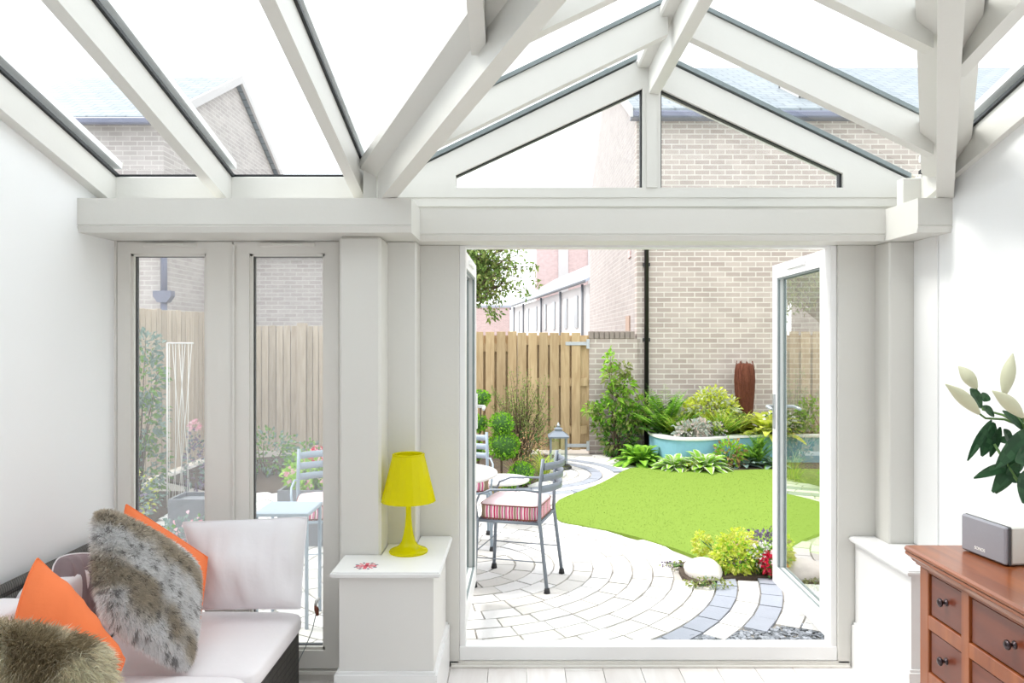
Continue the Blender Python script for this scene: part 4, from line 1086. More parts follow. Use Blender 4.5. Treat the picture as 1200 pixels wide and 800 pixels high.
# ------------------------------------------------------------------ plants
def rv(rr): 
    while True:
        v = Vector((rr.uniform(-1, 1), rr.uniform(-1, 1), rr.uniform(-1, 1)))
        if .05 < v.length < 1: return v.normalized()
def blob(b, c, rad, n, ll, lw, ms, rr, shell=.55, upb=.3, droop=.2):
    c = Vector(c)
    for _ in range(n):
        d = rv(rr); q = rr.uniform(shell, 1.0)
        p = c + Vector((d.x * rad[0], d.y * rad[1], d.z * rad[2])) * q
        dd = (d + Vector((0, 0, upb)) + rv(rr) * .6)
        b.leaf(p, dd, ll * rr.uniform(.7, 1.25), lw * rr.uniform(.7, 1.2), rr.choice(ms) if isinstance(ms, (list, tuple)) else ms, rv(rr) + Vector((0, -.6, .8)), droop)
def plant(name, label, cat, base, group=None): return tag(empty(name, base), label, cat, group)
def shrub(name, label, base, blobs, mats, ll, lw, seed, stems=5, cat='shrub', shell=.5, stemm='bark', group=None):
    rr = random.Random(seed); t = plant(name, label, cat, base, group); b = MB()
    for (c, rad, n, ms) in blobs: blob(b, Vector(base) + Vector(c), rad, n, ll, lw, ms, rr, shell)
    b.build('foliage', mats, t)
    s_ = MB()
    for i in range(stems):
        (c, rad, n, ms) = blobs[i % len(blobs)]; e = Vector(base) + Vector(c) + Vector((rr.uniform(-.5, .5) * rad[0], rr.uniform(-.5, .5) * rad[1], rad[2] * .4))
        s0 = Vector(base) + Vector((rr.uniform(-.04, .04), rr.uniform(-.04, .04), 0)); s_.tube([s0, (s0 + e) / 2 + Vector((rr.uniform(-.05, .05), 0, 0)), e], [.012, .008, .003], n=5)
    s_.build('stem', M[stemm], t); return t
def fronds(name, label, base, n, Ln, mats, seed, wid=.10, rise=.9, cat='fern', group=None):
    rr = random.Random(seed); t = plant(name, label, cat, base, group); b = MB(); s_ = MB()
    for i in range(n):
        a = 2 * PI * i / n + rr.uniform(-.3, .3); el = rr.uniform(.45, 1.25) * rise; ln = Ln * rr.uniform(.75, 1.1)
        pts = []; k = 12
        for j in range(k + 1):
            q = j / k; th = el * (1 - q * (.9 if rise < 1.2 else .55)); 
            pts.append((Vector(base) if not pts else pts[-1] + Vector((math.cos(a) * math.cos(th), math.sin(a) * math.cos(th), math.sin(th))) * ln / k))
        pk = [q_ for q_ in pts if q_.y < 11.2]
        s_.tube(pk, [.004 * (1 - .8 * j / k) for j in range(len(pk))], n=4)
        for j in range(1, k + 1):
            if pts[j].y > 11.15: break
            d = (pts[j] - pts[j - 1]).normalized(); sd = d.cross(Vector((0, 0, 1))).normalized(); w = wid * math.sin(PI * min(1, (j / k) * .9 + .1)) 
            for sg in (-1, 1):
                for h in (0, .5):
                    p = pts[j] - d * ln / k * h
                    b.leaf(p, sd * sg + d * .5, w, w * .34, rr.randrange(len(mats)), Vector((0, 0, 1)), .15, .1)
    b.build('frond', mats, t); s_.build('stem', M['stemg'], t); return t
def rosette(name, label, base, n, Ln, W, mats, seed, cat='hosta', edge=None, group=None):
    rr = random.Random(seed); t = plant(name, label, cat, base, group); b = MB()
    for i in range(n):
        a = 2 * PI * i * .382 + rr.uniform(-.3, .3); el = .15 + 1.1 * (1 - i / n) ** 1.0; ln = Ln * rr.uniform(.75, 1.1)
        d = Vector((math.cos(a) * math.cos(el), math.sin(a) * math.cos(el), math.sin(el)))
        p = Vector(base) + Vector((math.cos(a), math.sin(a), 0)) * .03
        b.leafL(p + d * ln * .15, d, ln, W * rr.uniform(.8, 1.1), 0, Vector((-math.cos(a), -math.sin(a), 1.2)) if abs(el) > .9 else Vector((0, 0, 1)), .45, .25, 6, 1 if edge else None)
    b.build('foliage', mats, t); s_ = MB()
    for i in range(5): s_.tube([Vector(base), Vector(base) + Vector((rr.uniform(-.04, .04), rr.uniform(-.04, .04), Ln * .3))], .006, n=5)
    s_.build('stem', M['stemg'], t); return t
def grassy(name, label, base, n, Ln, mats, seed, spread=.7, w=.006, cat='ornamental grass', lean=(0, 0)):
    rr = random.Random(seed); t = plant(name, label, cat, base); b = MB()
    for i in range(n):
        a = rr.uniform(0, 2 * PI); el = PI / 2 - abs(rr.gauss(0, spread)); ln = Ln * rr.uniform(.6, 1.1)
        p = Vector(base) + Vector((rr.uniform(-.05, .05), rr.uniform(-.05, .05), 0)); pr = None; k = 6; m_ = rr.randrange(len(mats))
        side = Vector((-math.sin(a), math.cos(a), 0)) * w * .5
        vs = []
        for j in range(k + 1):
            q = j / k; th = el - 1.5 * q * q; 
            if j: p = p + Vector((math.cos(a) * math.cos(th) + lean[0] * .5, math.sin(a) * math.cos(th) + lean[1] * .5, math.sin(th))) * ln / k
            ww = side * (1 - .85 * q); vs += [p - ww, p + ww]
        b.add(vs, [(2 * j, 2 * j + 1, 2 * j + 3, 2 * j + 2) for j in range(k)], m_, True)
    b.build('blades', mats, t); return t
# climber on the brick wall
b0 = (1.42, 10.95, -.03)
shrub('climbing_shrub', 'leafy wall shrub tapering upwards against the brick wall beside the gate', b0,
      [((0, 0, .24), (.28, .16, .26), 300, [0, 1, 2]), ((.16, .0, .55), (.22, .13, .17), 210, [1, 2, 3]), ((-.14, .0, .62), (.25, .13, .15), 210, [1, 2, 3]), ((-.02, .03, .84), (.19, .12, .17), 190, [1, 2, 3]),
       ((.10, .03, 1.02), (.15, .1, .13), 110, [2, 3]), ((-.10, .03, 1.14), (.10, .1, .14), 90, [2, 3]), ((.08, .03, 1.25), (.09, .07, .08), 40, [2]), ((-.12, .03, 1.38), (.06, .06, .13), 36, [3]), ((-.36, 0, .66), (.13, .1, .07), 60, [3, 2]), ((.34, 0, .74), (.15, .1, .10), 80, [2, 3]), ((.30, 0, .45), (.15, .1, .10), 70, [1, 2]), ((-.25, 0, .42), (.12, .1, .1), 60, [1, 2])],
      [G['dark'], G['mid'], G['olive'], G['bright']], .095, .05, 2, 12)
rosette('leafy_perennial', 'rounded green large-leaved plant between the wall shrub and the blue planter', (1.62, 10.25, -.02), 52, .38, .15, [G['bright'], G['mid']], 12, 'plant', True)
# plants in the blue planter
fronds('fern', 'tall dark green fern at the rear corner of the blue planter', (2.06, 10.74, .27), 26, .78, [G['mid'], G['bright']], 21, .17, 1.45)
fronds('fern', 'low dark green fern leaning over the corner of the blue planter', (2.02, 10.66, .27), 14, .46, [G['dark'], G['mid']], 61, .12, .8)
fronds('fern', 'bright light green fern at the front corner of the blue planter', (2.16, 10.42, .27), 24, .50, [G['bright'], G['lime']], 22, .08, 1.45)
shrub('silver_plant', 'silvery white leaved clump behind the coping of the blue planter', (2.28, 10.20, .27), [((0, 0, .13), (.22, .08, .13), 300, [0]), ((.12, .0, .2), (.12, .08, .10), 110, [0])], [G['silver']], .08, .045, 23, 3, 'plant', stemm='stemg')
shrub('silver_plant', 'grey-mauve flowering clump beside the silvery one in the blue planter', (2.62, 10.26, .27), [((0, 0, .14), (.14, .07, .12), 200, [0, 1])], [G['plum'], G['silver']], .045, .03, 24, 3, 'plant', stemm='stemg')
shrub('golden_shrub', 'golden yellow leafy shrub in the middle of the blue planter', (2.72, 10.88, .27), [((0, 0, .38), (.42, .18, .22), 820, [0, 0, 1]), ((.0, 0, .55), (.22, .12, .12), 200, [1, 0]), ((0, -.1, .15), (.4, .14, .16), 300, [0])], [G['lime'], G['cream']], .085, .045, 25, 5)
fronds('fern', 'upright lime green fern in front of the golden shrub in the blue planter', (2.74, 10.44, .27), 34, .56, [G['bright'], G['lime']], 26, .08, 1.55)
fronds('fern', 'arching mid green fern left of the golden-leaved plant near the rusty column', (3.04, 10.62, .27), 20, .50, [G['olive'], G['lime']], 27, .10, 1.3)
shrub('green_shrub', 'small mid green clump at the foot of the rusty column', (3.02, 10.9, .27), [((0, 0, .26), (.22, .12, .18), 300, [0])], [G['mid']], .06, .04, 28, 3)
fronds('fern', 'olive bronze fern drooping over the coping right of the blue planter', (3.26, 10.50, .27), 20, .42, [G['olive'], G['lime']], 29, .08, .9)
rosette('golden_hosta', 'large golden yellow hosta right of the rusty column', (3.46, 10.62, .30), 60, .52, .15, [G['lime'], G['lime']], 30, 'hosta', True)
shrub('green_shrub', 'dark green white-flowered shrub behind the open door leaf in the blue planter', (3.56, 10.50, .27), [((0, 0, .18), (.24, .12, .2), 320, [0, 0, 1])], [G['dark'], G['white']], .06, .04, 31, 3)
shrub('green_shrub', 'leafy green shrub in the blue planter seen through the open door leaf', (4.3, 10.8, .27), [((0, 0, .28), (.5, .2, .28), 420, [0, 1])], [G['mid'], G['bright']], .08, .05, 32, 4)
# plants at the foot of the planter
rosette('variegated_hosta', 'cream-edged hosta spreading at the left foot of the blue planter', (2.00, 9.84, -.02), 44, .28, .11, [G['bright'], G['cream']], 41, 'hosta', True)
rosette('variegated_hosta', 'taller cream-edged hosta at the middle of the blue planter foot', (2.36, 9.80, -.02), 48, .36, .13, [G['bright'], G['cream']], 42, 'hosta', True)
rosette('variegated_hosta', 'small yellow-green hosta between the two cream-edged ones', (2.18, 9.76, -.02), 26, .20, .07, [G['lime'], G['cream']], 43, 'hosta', True)
shrub('bronze_plant', 'small bronze and green clump below the blue planter', (2.74, 9.95, -.02), [((0, 0, .18), (.20, .09, .18), 300, [0, 1, 1])], [G['bronze'], G['bright']], .07, .04, 44, 4, 'plant', stemm='stemg')
rosette('leafy_perennial', 'grey-green broad-leaved plant between the bronze clump and the bright fern', (2.92, 9.98, -.02), 22, .22, .09, [G['teal'], G['teal']], 45, 'plant', True)
fronds('fern', 'bright green fern at the foot of the blue planter near the open door', (3.12, 10.06, -.02), 30, .46, [G['bright'], G['mid']], 46, .09, 1.5)
rosette('leafy_perennial', 'grey-green rosette plant beside the open door leaf below the planter', (3.32, 9.98, -.02), 24, .22, .09, [G['teal'], G['mid']], 47, 'plant', True)
# rusty woven column
rr = random.Random(8); t = tag(empty('garden_sculpture', (3.22, 10.95, .25)), 'rust-brown woven column sculpture in the blue planter', 'sculpture')
b = MB(); pr = [(.095, .25), (.10, .5), (.115, .7), (.13, .9), (.137, 1.05), (.132, 1.18), (.118, 1.26), (.09, 1.29), (.05, 1.25)]
b.lathe(pr, c=(3.22, 10.95, 0), n=24); b.build('core', M['rust'], t)
b = MB()
for k in range(110):
    a = rr.uniform(0, 2 * PI); pts = []; tw = rr.uniform(-.9, .9)
    z0_ = rr.uniform(.25, .6); z1_ = rr.uniform(.9, 1.33)
    for j in range(9):
        z = z0_ + (z1_ - z0_) * j / 8; rad = .1
        for (r0_, zz0), (r1_, zz1) in zip(pr, pr[1:]):
            if zz0 <= z <= zz1: rad = r0_ + (r1_ - r0_) * (z - zz0) / (zz1 - zz0)
        if z > 1.26: rad = .105
        th = a + tw * j / 8; pts.append((3.22 + (rad + .004) * math.cos(th), 10.95 + (rad + .004) * math.sin(th), z))
    b.tube(pts, .005, n=4)
b.build('woven_twigs', [M['rust']], t)

# boulder and front flowers
rr = random.Random(4); bo = Vector((1.30, 5.42, -.03)); b = MB(); vs = []; fs = []; nu, nv = 28, 14
for j in range(nv + 1):
    ph = PI * j / nv
    for i in range(nu):
        th = 2 * PI * i / nu; d = Vector((math.sin(ph) * math.cos(th), math.sin(ph) * math.sin(th), math.cos(ph)))
        sc = 1 + .14 * noise.noise(d * 1.6 + Vector((3, 1, 0))) + .03 * noise.noise(d * 6)
        p = Vector((d.x * .135, d.y * .14, d.z * .10)) * sc
        p.z = max(-.03, p.z * .9); vs.append(bo + Vector((0, 0, .035)) + p)
for j in range(nv):
    for i in range(nu): fs.append((j * nu + i, (j + 1) * nu + i, (j + 1) * nu + (i + 1) % nu, j * nu + (i + 1) % nu))
b.add(vs, fs, 0, True); tag(b.build('boulder', M['boulder']), 'smooth pale boulder at the corner of the lawn and patio', 'rock')
shrub('golden_shrub', 'bright yellow-green low shrub beside the pale boulder', (1.54, 5.48, -.02), [((0, 0, .11), (.17, .14, .13), 700, [0, 0, 0, 1]), ((-.17, .28, .13), (.07, .07, .09), 150, [0]), ((.04, .08, .19), (.15, .1, .09), 260, [0])], [G['lime'], G['bright']], .035, .028, 51, 6, stemm='stemg')
shrub('white_flowers', 'clump of tiny white flowers right of the bright yellow-green shrub', (1.74, 5.46, -.02), [((0, 0, .10), (.13, .10, .10), 260, [0]), ((0, -.03, .14), (.13, .10, .08), 150, [1]), ((-.08, .12, .17), (.09, .06, .05), 70, [1, 2])], [G['mid'], G['white'], G['pink']], .028, .024, 52, 5, 'flowers', stemm='stemg')
shrub('red_flowers', 'deep red flowers low beside the open door leaf', (1.78, 5.38, -.02), [((0, 0, .09), (.085, .08, .08), 200, [0])], [G['red']], .035, .03, 53, 4, 'flowers', stemm='stemg')
shrub('plum_plant', 'dusky grey-purple foliage clump behind the red flowers', (1.86, 5.80, -.02), [((0, 0, .12), (.17, .1, .11), 280, [0]), ((.1, 0, .14), (.08, .08, .09), 60, [1])], [G['plum'], G['bright']], .035, .025, 54, 4, 'plant', stemm='stemg')
shrub('rock_plant', 'low creeping rockery plant in front of the pale boulder', (1.27, 5.18, -.02), [((0, 0, .02), (.17, .06, .035), 170, [0, 1, 0])], [G['olive'], G['silver']], .025, .02, 55, 3, 'plant', stemm='stemg')
shrub('rock_plant', 'small creeping plant left of the pale boulder by the lawn', (1.14, 5.62, -.02), [((0, 0, .01), (.10, .09, .02), 80, [0, 1])], [G['olive'], G['plum']], .022, .018, 56, 3, 'plant', stemm='stemg')
shrub('golden_shrub', 'yellow-green shrub seen through the glass of the open door leaf', (2.62, 5.2, -.02), [((0, 0, .14), (.22, .2, .16), 300, [0, 1])], [G['lime'], G['bright']], .045, .03, 57, 5, stemm='stemg')

# topiary group on the left of the path
def topi(name, label, base, balls, seed):
    rr = random.Random(seed); t = plant(name, label, 'topiary', base)
    for (dx, dyy, z, r_) in balls:
        b = MB(); c = Vector(base) + Vector((dx, dyy, z)); 
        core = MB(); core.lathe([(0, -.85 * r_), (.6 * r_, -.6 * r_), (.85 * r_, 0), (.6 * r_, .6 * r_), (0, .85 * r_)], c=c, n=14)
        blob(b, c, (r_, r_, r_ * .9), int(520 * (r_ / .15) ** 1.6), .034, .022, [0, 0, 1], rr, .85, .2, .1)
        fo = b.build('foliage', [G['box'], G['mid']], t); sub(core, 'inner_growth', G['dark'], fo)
    b = MB(); zt = max(z for _, _, z, _ in balls); top = max(balls, key=lambda q: q[2])
    b.tube([Vector(base), Vector(base) + Vector((top[0] * .5, top[1] * .5, zt * .5)), Vector(base) + Vector((top[0], top[1], zt))], .014, n=6); b.build('trunk', M['bark'], t)
topi('topiary_bush', 'cloud-pruned box with two stacked balls in the bed behind the bistro set', (-.20, 8.85, -.02), [(0, 0, .68, .135), (.03, -.02, .44, .175)], 71)
topi('topiary_bush', 'cloud-pruned box with higher small balls partly hidden by the open left door leaf', (-.48, 8.95, -.02), [(.04, 0, .97, .10), (.01, 0, .68, .10), (-.05, 0, .36, .13)], 72)
topi('topiary_bush', 'low clipped box ball in front of the lantern', (.03, 8.72, -.02), [(0, 0, .14, .135)], 73)
topi('topiary_bush', 'smaller clipped box ball nearest the low round table', (-.12, 8.50, -.02), [(0, 0, .07, .10)], 74)
# airy twiggy shrub before the fence
rr = random.Random(75); bs = Vector((.02, 10.35, -.02)); t = plant('twiggy_shrub', 'airy twiggy shrub with sparse small leaves in front of the pine fence', 'shrub', bs)
b = MB(); s_ = MB()
for k in range(90):
    a = rr.uniform(0, 2 * PI); rad = rr.uniform(.05, .55); z1_ = rr.uniform(.45, 1.3) if rad < .4 else rr.uniform(.3, 1.0)
    e = bs + Vector((math.cos(a) * rad * 1.05, math.sin(a) * rad * .5, z1_)); mid = (bs + e) / 2 + Vector((rr.uniform(-.07, .07), 0, .08))
    s_.tube([bs + Vector((rr.uniform(-.1, .1), rr.uniform(-.05, .05), 0)), mid, e], [.006, .004, .0015], n=4)
    for q in range(30):
        w = rr.uniform(.35, 1); p = mid.lerp(e, (w - .35) / .65) + rv(rr) * .035
        b.leaf(p, rv(rr) + Vector((0, 0, .5)), .035, .016, 0 if rr.random() < .75 else 1, rv(rr))
b.build('foliage', [G['olive'], G['tree']], t); s_.build('stem', M['bark'], t)
shrub('dark_shrub', 'dark small-leaved shrub at the base of the twiggy shrub', (.12, 9.9, -.02), [((0, 0, .26), (.26, .15, .24), 380, [0, 1])], [G['dark'], G['bronze']], .04, .02, 76, 5)
grassy('ornamental_grass', 'yellow-green arching grass in front of the lantern', (.30, 9.25, -.02), 300, .46, [G['bright'], G['olive'], G['lime']], 77, .75)
grassy('ornamental_grass', 'bronze arching sedge between the topiary and the low box ball', (-.02, 9.05, -.02), 160, .45, [G['bronze'], G['bronze'], G['olive']], 78, .8)
grassy('ornamental_grass', 'small bronze sedge tuft beside the bistro table', (-.26, 8.3, -.02), 90, .34, [G['bronze'], G['olive']], 79, .7)
# left garden seen through the tall panes
shrub('climbing_plant', 'tall leafy climber against the side fence seen through the left sash', (-3.95, 8.0, -.03), [((0, 0, .3), (.30, .4, .35), 420, [0, 1]), ((.02, .05, .8), (.22, .35, .35), 380, [0, 1]), ((.02, .1, 1.25), (.20, .3, .3), 300, [0, 1]), ((0, .1, 1.58), (.18, .25, .18), 160, [0])], [G['teal'], G['mid']], .07, .04, 81, 6)
shrub('leafy_perennial', 'yellow-green flecked bush at the foot of the climber', (-3.55, 7.0, -.03), [((0, 0, .25), (.3, .3, .25), 320, [0, 0, 1])], [G['teal'], G['lime']], .05, .03, 82, 5, 'plant')
shrub('pink_flower_plant', 'bushy plant with a few pink flowers behind the orange cushion beyond the sash', (-2.40, 5.55, -.03), [((0, 0, .2), (.3, .2, .2), 420, [0, 0, 0, 0, 1, 0, 0, 2])], [G['teal'], G['mid'], G['pink']], .05, .03, 83, 5, 'plant')
shrub('dark_shrub', 'dusky bushy plant below the side fence seen through the left sash', (-3.35, 6.3, -.03), [((0, 0, .24), (.32, .3, .25), 360, [0, 1])], [G['plum'], G['teal']], .05, .03, 86, 5)
rr = random.Random(84); t = plant('rose_obelisk', 'slender dark shrub topped with one pink rose beyond the left sash', 'rose', (-3.32, 7.85, -.03)); b = MB()
blob(b, (-3.32, 7.85, .35), (.10, .10, .38), 260, .05, .03, [0, 1], rr); b.build('foliage', [G['plum'], G['teal']], t)
b = MB(); blob(b, (-3.29, 7.8, .76), (.05, .05, .05), 40, .04, .035, 0, rr); b.build('flower', [G['pink']], t)
shrub('green_shrub', 'loose green shrub low in front of the back fence beyond the right sash', (-3.1, 9.4, -.03), [((0, 0, .28), (.45, .3, .3), 420, [0, 1]), ((.5, .1, .2), (.3, .25, .22), 220, [0, 1])], [G['teal'], G['mid']], .07, .04, 87, 6)
shrub('green_shrub', 'small bright shrub beside the geranium planter beyond the right sash', (-2.35, 8.6, -.03), [((0, 0, .2), (.3, .25, .22), 260, [0, 1])], [G['mid'], G['bright']], .06, .035, 88, 5)
t = tag(empty('wire_trellis', (-3.35, 7.5, -.03)), 'white wire trellis panel with slanting strands beyond the left sash', 'trellis'); b = MB()
b.tube([(-3.48, 7.6, -.03), (-3.48, 7.6, 1.6)], .008, n=6); b.tube([(-3.48, 7.6, 1.6), (-3.22, 7.6, 1.6)], .008, n=6); b.build('post', M['coping'], t)
b = MB()
for k in range(8): b.tube([(-3.46 + k * .032, 7.6, 1.6), (-3.40 + (k * 5 % 8) * .030 - .06, 7.6, .02)], .003, n=4)
b.build('wire', M['coping'], t)
# planters
def trough(name, label, x0, x1, y0_, y1_, z1_, m, foliage, seed, flowers=None):
    t = tag(empty(name, ((x0 + x1) / 2, (y0_ + y1_) / 2, -.03)), label, 'planter'); b = MB(); w = .02
    b.box(x0, x1, y0_, y0_ + w, -.03, z1_); b.box(x0, x1, y1_ - w, y1_, -.03, z1_); b.box(x0, x0 + w, y0_ + w, y1_ - w, -.03, z1_); b.box(x1 - w, x1, y0_ + w, y1_ - w, -.03, z1_); b.box(x0 + w, x1 - w, y0_ + w, y1_ - w, -.03, z1_ - .03)
    b.build('box', m, t)
trough('planter_box', 'lead-grey square planter box behind the metal chair seen through the right sash', -1.95, -1.48, 6.2, 6.65, .42, M['planter'], None, 1)
shrub('potted_geranium', 'bright green geranium with red flowers in the lead-grey planter box', (-1.72, 6.42, .395), [((0, 0, .12), (.24, .2, .13), 330, [0, 0, 0, 1]), ((.12, 0, .28), (.16, .14, .08), 90, [1, 2]), ((.25, 0, .1), (.1, .1, .1), 60, [0])], [G['bright'], G['pink'], G['red']], .05, .045, 85, 5, 'plant', stemm='stemg')
trough('planter_box', 'long pale grey trough standing beyond the left sash', -2.72, -2.15, 5.95, 6.25, .40, M['planter'], None, 2)

# lantern
lc = Vector((.51, 9.92, GZ)); t = tag(empty('garden_lantern', lc), 'large grey metal lantern with pitched roof on the curved path', 'lantern')
b = MB(); b.lathe([(0, 0), (.17, 0), (.175, .02), (.15, .04), (0, .045)], c=lc, n=24, flat=False); b.box(lc.x - .115, lc.x + .115, lc.y - .115, lc.y + .115, lc.z + .045, lc.z + .075, b=.004); b.build('base', M['dark_iron'], t)
for sx in (-1, 1):
    for sy in (-1, 1):
        b = MB(); b.box(lc.x + sx * .10 - .011, lc.x + sx * .10 + .011, lc.y + sy * .10 - .011, lc.y + sy * .10 + .011, lc.z + .075, lc.z + .40); b.build('corner_post', M['chair'], t)
b = MB(); cz = lc.z + .40
def pyr(b, w0, w1, z0_, z1_):
    b.add([(lc.x + sx * w0, lc.y + sy * w0, z0_) for sx, sy in ((-1, -1), (1, -1), (1, 1), (-1, 1))] + [(lc.x + sx * w1, lc.y + sy * w1, z1_) for sx, sy in ((-1, -1), (1, -1), (1, 1), (-1, 1))], [(0, 1, 5, 4), (1, 2, 6, 5), (2, 3, 7, 6), (3, 0, 4, 7), (3, 2, 1, 0), (4, 5, 6, 7)])
pyr(b, .13, .13, cz, cz + .02); pyr(b, .135, .05, cz + .02, cz + .085); pyr(b, .045, .045, cz + .085, cz + .11); pyr(b, .055, .015, cz + .11, cz + .135); b.build('roof', M['chair'], t)
b = MB(); b.lathe([(0, 0), (.022, .005), (.026, .02), (.012, .035), (.01, .05), (0, .06)], c=(lc.x, lc.y, cz + .135), n=14); b.build('finial', M['galv'], t)
b = MB()
for sg in (-1, 1):
    b.add([(lc.x - .09, lc.y + sg * .1, lc.z + .075), (lc.x + .09, lc.y + sg * .1, lc.z + .075), (lc.x + .09, lc.y + sg * .1, cz), (lc.x - .09, lc.y + sg * .1, cz)], [(0, 1, 2, 3)])
    b.add([(lc.x + sg * .1, lc.y - .09, lc.z + .075), (lc.x + sg * .1, lc.y + .09, lc.z + .075), (lc.x + sg * .1, lc.y + .09, cz), (lc.x + sg * .1, lc.y - .09, cz)], [(0, 1, 2, 3)])
b.build('glass_pane', M['vase_glass'], t)
b = MB(); b.lathe([(0, .0), (.035, 0), (.035, .12), (0, .125)], c=(lc.x, lc.y, lc.z + .076), n=16); b.build('candle', M['white_card'], t)

# ------------------------------------------------------------------ bistro furniture
def chair(name, label, pos, rz, m, group=None, seatc=True, bh=.88):
    """local frame: front faces -X; seat .44 square"""
    t = tag(empty(name, (pos[0], pos[1], GZ), True), label, 'chair', group); t.rotation_euler = (0, 0, rz)
    hw = .215; fx, bx_ = -.22, .21
    for (x, sy, back) in ((fx, -1, 0), (fx, 1, 0), (bx_, -1, 1), (bx_, 1, 1)):
        b = MB(); yv = sy * hw
        if back: b.tube([(x + .055, yv * 1.06, .02), (x + .01, yv, .40), (x + .0, yv, .47), (x + .005, yv, .70), (x + .025, yv * .98, bh)], .0125, n=8)
        else: b.tube([(x - .02, yv * 1.04, .02), (x, yv, .44), (x, yv, .47)], .0125, n=8)
        lg = b.build('leg', m, t, (0, 0, 0))
        f_ = MB(); fxp = (x + .055) if back else (x - .02); f_.tube([(fxp, yv * 1.05, 0), (fxp, yv * 1.05, .035)], [.022, .016], n=10)
        o = f_.build('foot_cap', M['rubber']); o.parent = lg
    b = MB(); 
    for (p, q) in (((fx, -hw), (bx_, -hw)), ((fx, hw), (bx_, hw)), ((fx, -hw), (fx, hw)), ((bx_, -hw), (bx_, hw))): b.tube([(p[0], p[1], .45), (q[0], q[1], .45)], .010, n=6)
    for k in range(7): b.box(fx, bx_, -hw + .03 + k * .06, -hw + .06 + k * .06, .447, .453)
    b.build('seat_frame', m, t, (0, 0, 0))
    b = MB()
    for sy in (-1, 1): b.tube([(fx - .012, sy * hw * 1.02, .2), (bx_ + .03, sy * hw * 1.02, .2)], .004, n=5)
    b.tube([(fx - .012, -hw, .24), (fx - .012, hw, .24)], .004, n=5); b.build('stretcher', m, t, (0, 0, 0))
    for z in (.68, .755, .83):
        b = MB(); k = 10; vs = []
        for i in range(k + 1):
            q = i / k; yv = -hw + 2 * hw * q; xo = bx_ + .008 + (z - .68) * .12 + .085 * math.sin(PI * q)
            vs += [(xo, yv, z - .024), (xo + .004, yv, z + .024)]
        vs2 = [(x + .008, yv, z_) for x, yv, z_ in vs]
        n_ = len(vs); fs = [(2 * i, 2 * i + 1, 2 * i + 3, 2 * i + 2) for i in range(k)] + [(n_ + 2 * i + 2, n_ + 2 * i + 3, n_ + 2 * i + 1, n_ + 2 * i) for i in range(k)] + [(2 * i + 1, n_ + 2 * i + 1, n_ + 2 * i + 3, 2 * i + 3) for i in range(k)] + [(2 * i, 2 * i + 2, n_ + 2 * i + 2, n_ + 2 * i) for i in range(k)]
        b.add(vs + vs2, fs, 0, True); b.build('back_slat', m, t, (0, 0, 0))
    for sy in (-1, 1):
        b = MB(); pts = [(bx_ + .01, sy * hw, .66), (bx_ - .1, sy * (hw + .02), .675), (fx + .1, sy * (hw + .025), .665), (fx + .02, sy * (hw + .02), .63), (fx - .01, sy * (hw + .01), .56), (fx, sy * hw, .46)]
        b.tube(pts, .008, n=6); b.build('armrest', m, t, (0, 0, 0))
    if seatc:
        b = MB(); w_ = .21; z0_, z1_ = .458, .575
        k = 16; ring = []
        def sq(th, w): c_, s_ = math.cos(th), math.sin(th); e = .28; return (w * math.copysign(abs(c_) ** e, c_), w * math.copysign(abs(s_) ** e, s_))
        layers = [(.94, z0_), (1.0, z0_ + .012), (.985, z0_ + .055), (1.0, z1_ - .022), (.95, z1_ - .006), (.6, z1_ + .012), (.0, z1_ + .016)]
        nn_ = 48; vs = []
        for (sc, z) in layers:
            for i in range(nn_):
                x_, y_ = sq(2 * PI * i / nn_, w_ * sc); vs.append((x_ - .005, y_, z))
        for l in range(len(layers) - 1):
            fs = [(l * nn_ + i, l * nn_ + (i + 1) % nn_, (l + 1) * nn_ + (i + 1) % nn_, (l + 1) * nn_ + i) for i in range(nn_)]
            for f_ in fs: b.f.append(f_); b.m.append(0 if l < 3 else 1); b.sm.append(True)
        b.v = vs; b.f.append(tuple(range(nn_))[::-1]); b.m.append(0); b.sm.append(False)
        c_ = b.build('seat_pad', [M['stripe'], M['pink_cloth']], t, (0, 0, 0))
        b = MB()
        for zz in (z0_ + .010, z1_ - .018):
            b.tube([(sq(2 * PI * i / nn_, w_ * 1.005)[0] - .005, sq(2 * PI * i / nn_, w_ * 1.005)[1], zz) for i in range(nn_ + 1)], .004, n=5, cap=False)
        o = b.build('piping', M['drawer']); o.parent = c_
    return t
chair('garden_chair', 'grey metal garden chair with pink striped seat pad facing the bistro table', (-.01, 5.34), -.27, M['chair'])
chair('garden_chair', 'pale blue metal garden chair behind the bistro table, seen past the open left door leaf', (-.46, 6.28), PI / 2 + .1, M['chair_blue'])
chair('garden_chair', 'pale blue metal chair with pink striped pad seen through the right sash', (-1.33, 5.36), PI / 2 + .22, M['chair_blue'])
t = tag(empty('bistro_table', (-.60, 5.48, GZ)), 'round white-topped bistro table beside the grey chair with pink pad', 'table')
b = MB(); b.lathe([(0, .700), (.43, .700), (.445, .706), (.45, .716), (.445, .726), (0, .73)], c=(-.60, 5.48, GZ), n=56); b.build('tabletop', M['tabletop'], t)
b = MB()
for k in range(3):
    a = k * 2 * PI / 3 + .5; c_, s_ = math.cos(a), math.sin(a)
    b = MB(); b.tube([(-.60 + .05 * c_, 5.48 + .05 * s_, GZ + .69), (-.60 + .04 * c_, 5.48 + .04 * s_, GZ + .35), (-.60 + .12 * c_, 5.48 + .12 * s_, GZ + .12), (-.60 + .24 * c_, 5.48 + .24 * s_, GZ + .012)], .012, n=8); b.build('leg', M['chair'], t)
t = tag(empty('side_table', (-.15, 7.0, GZ)), 'low round table with mosaic top behind the grey chair', 'table')
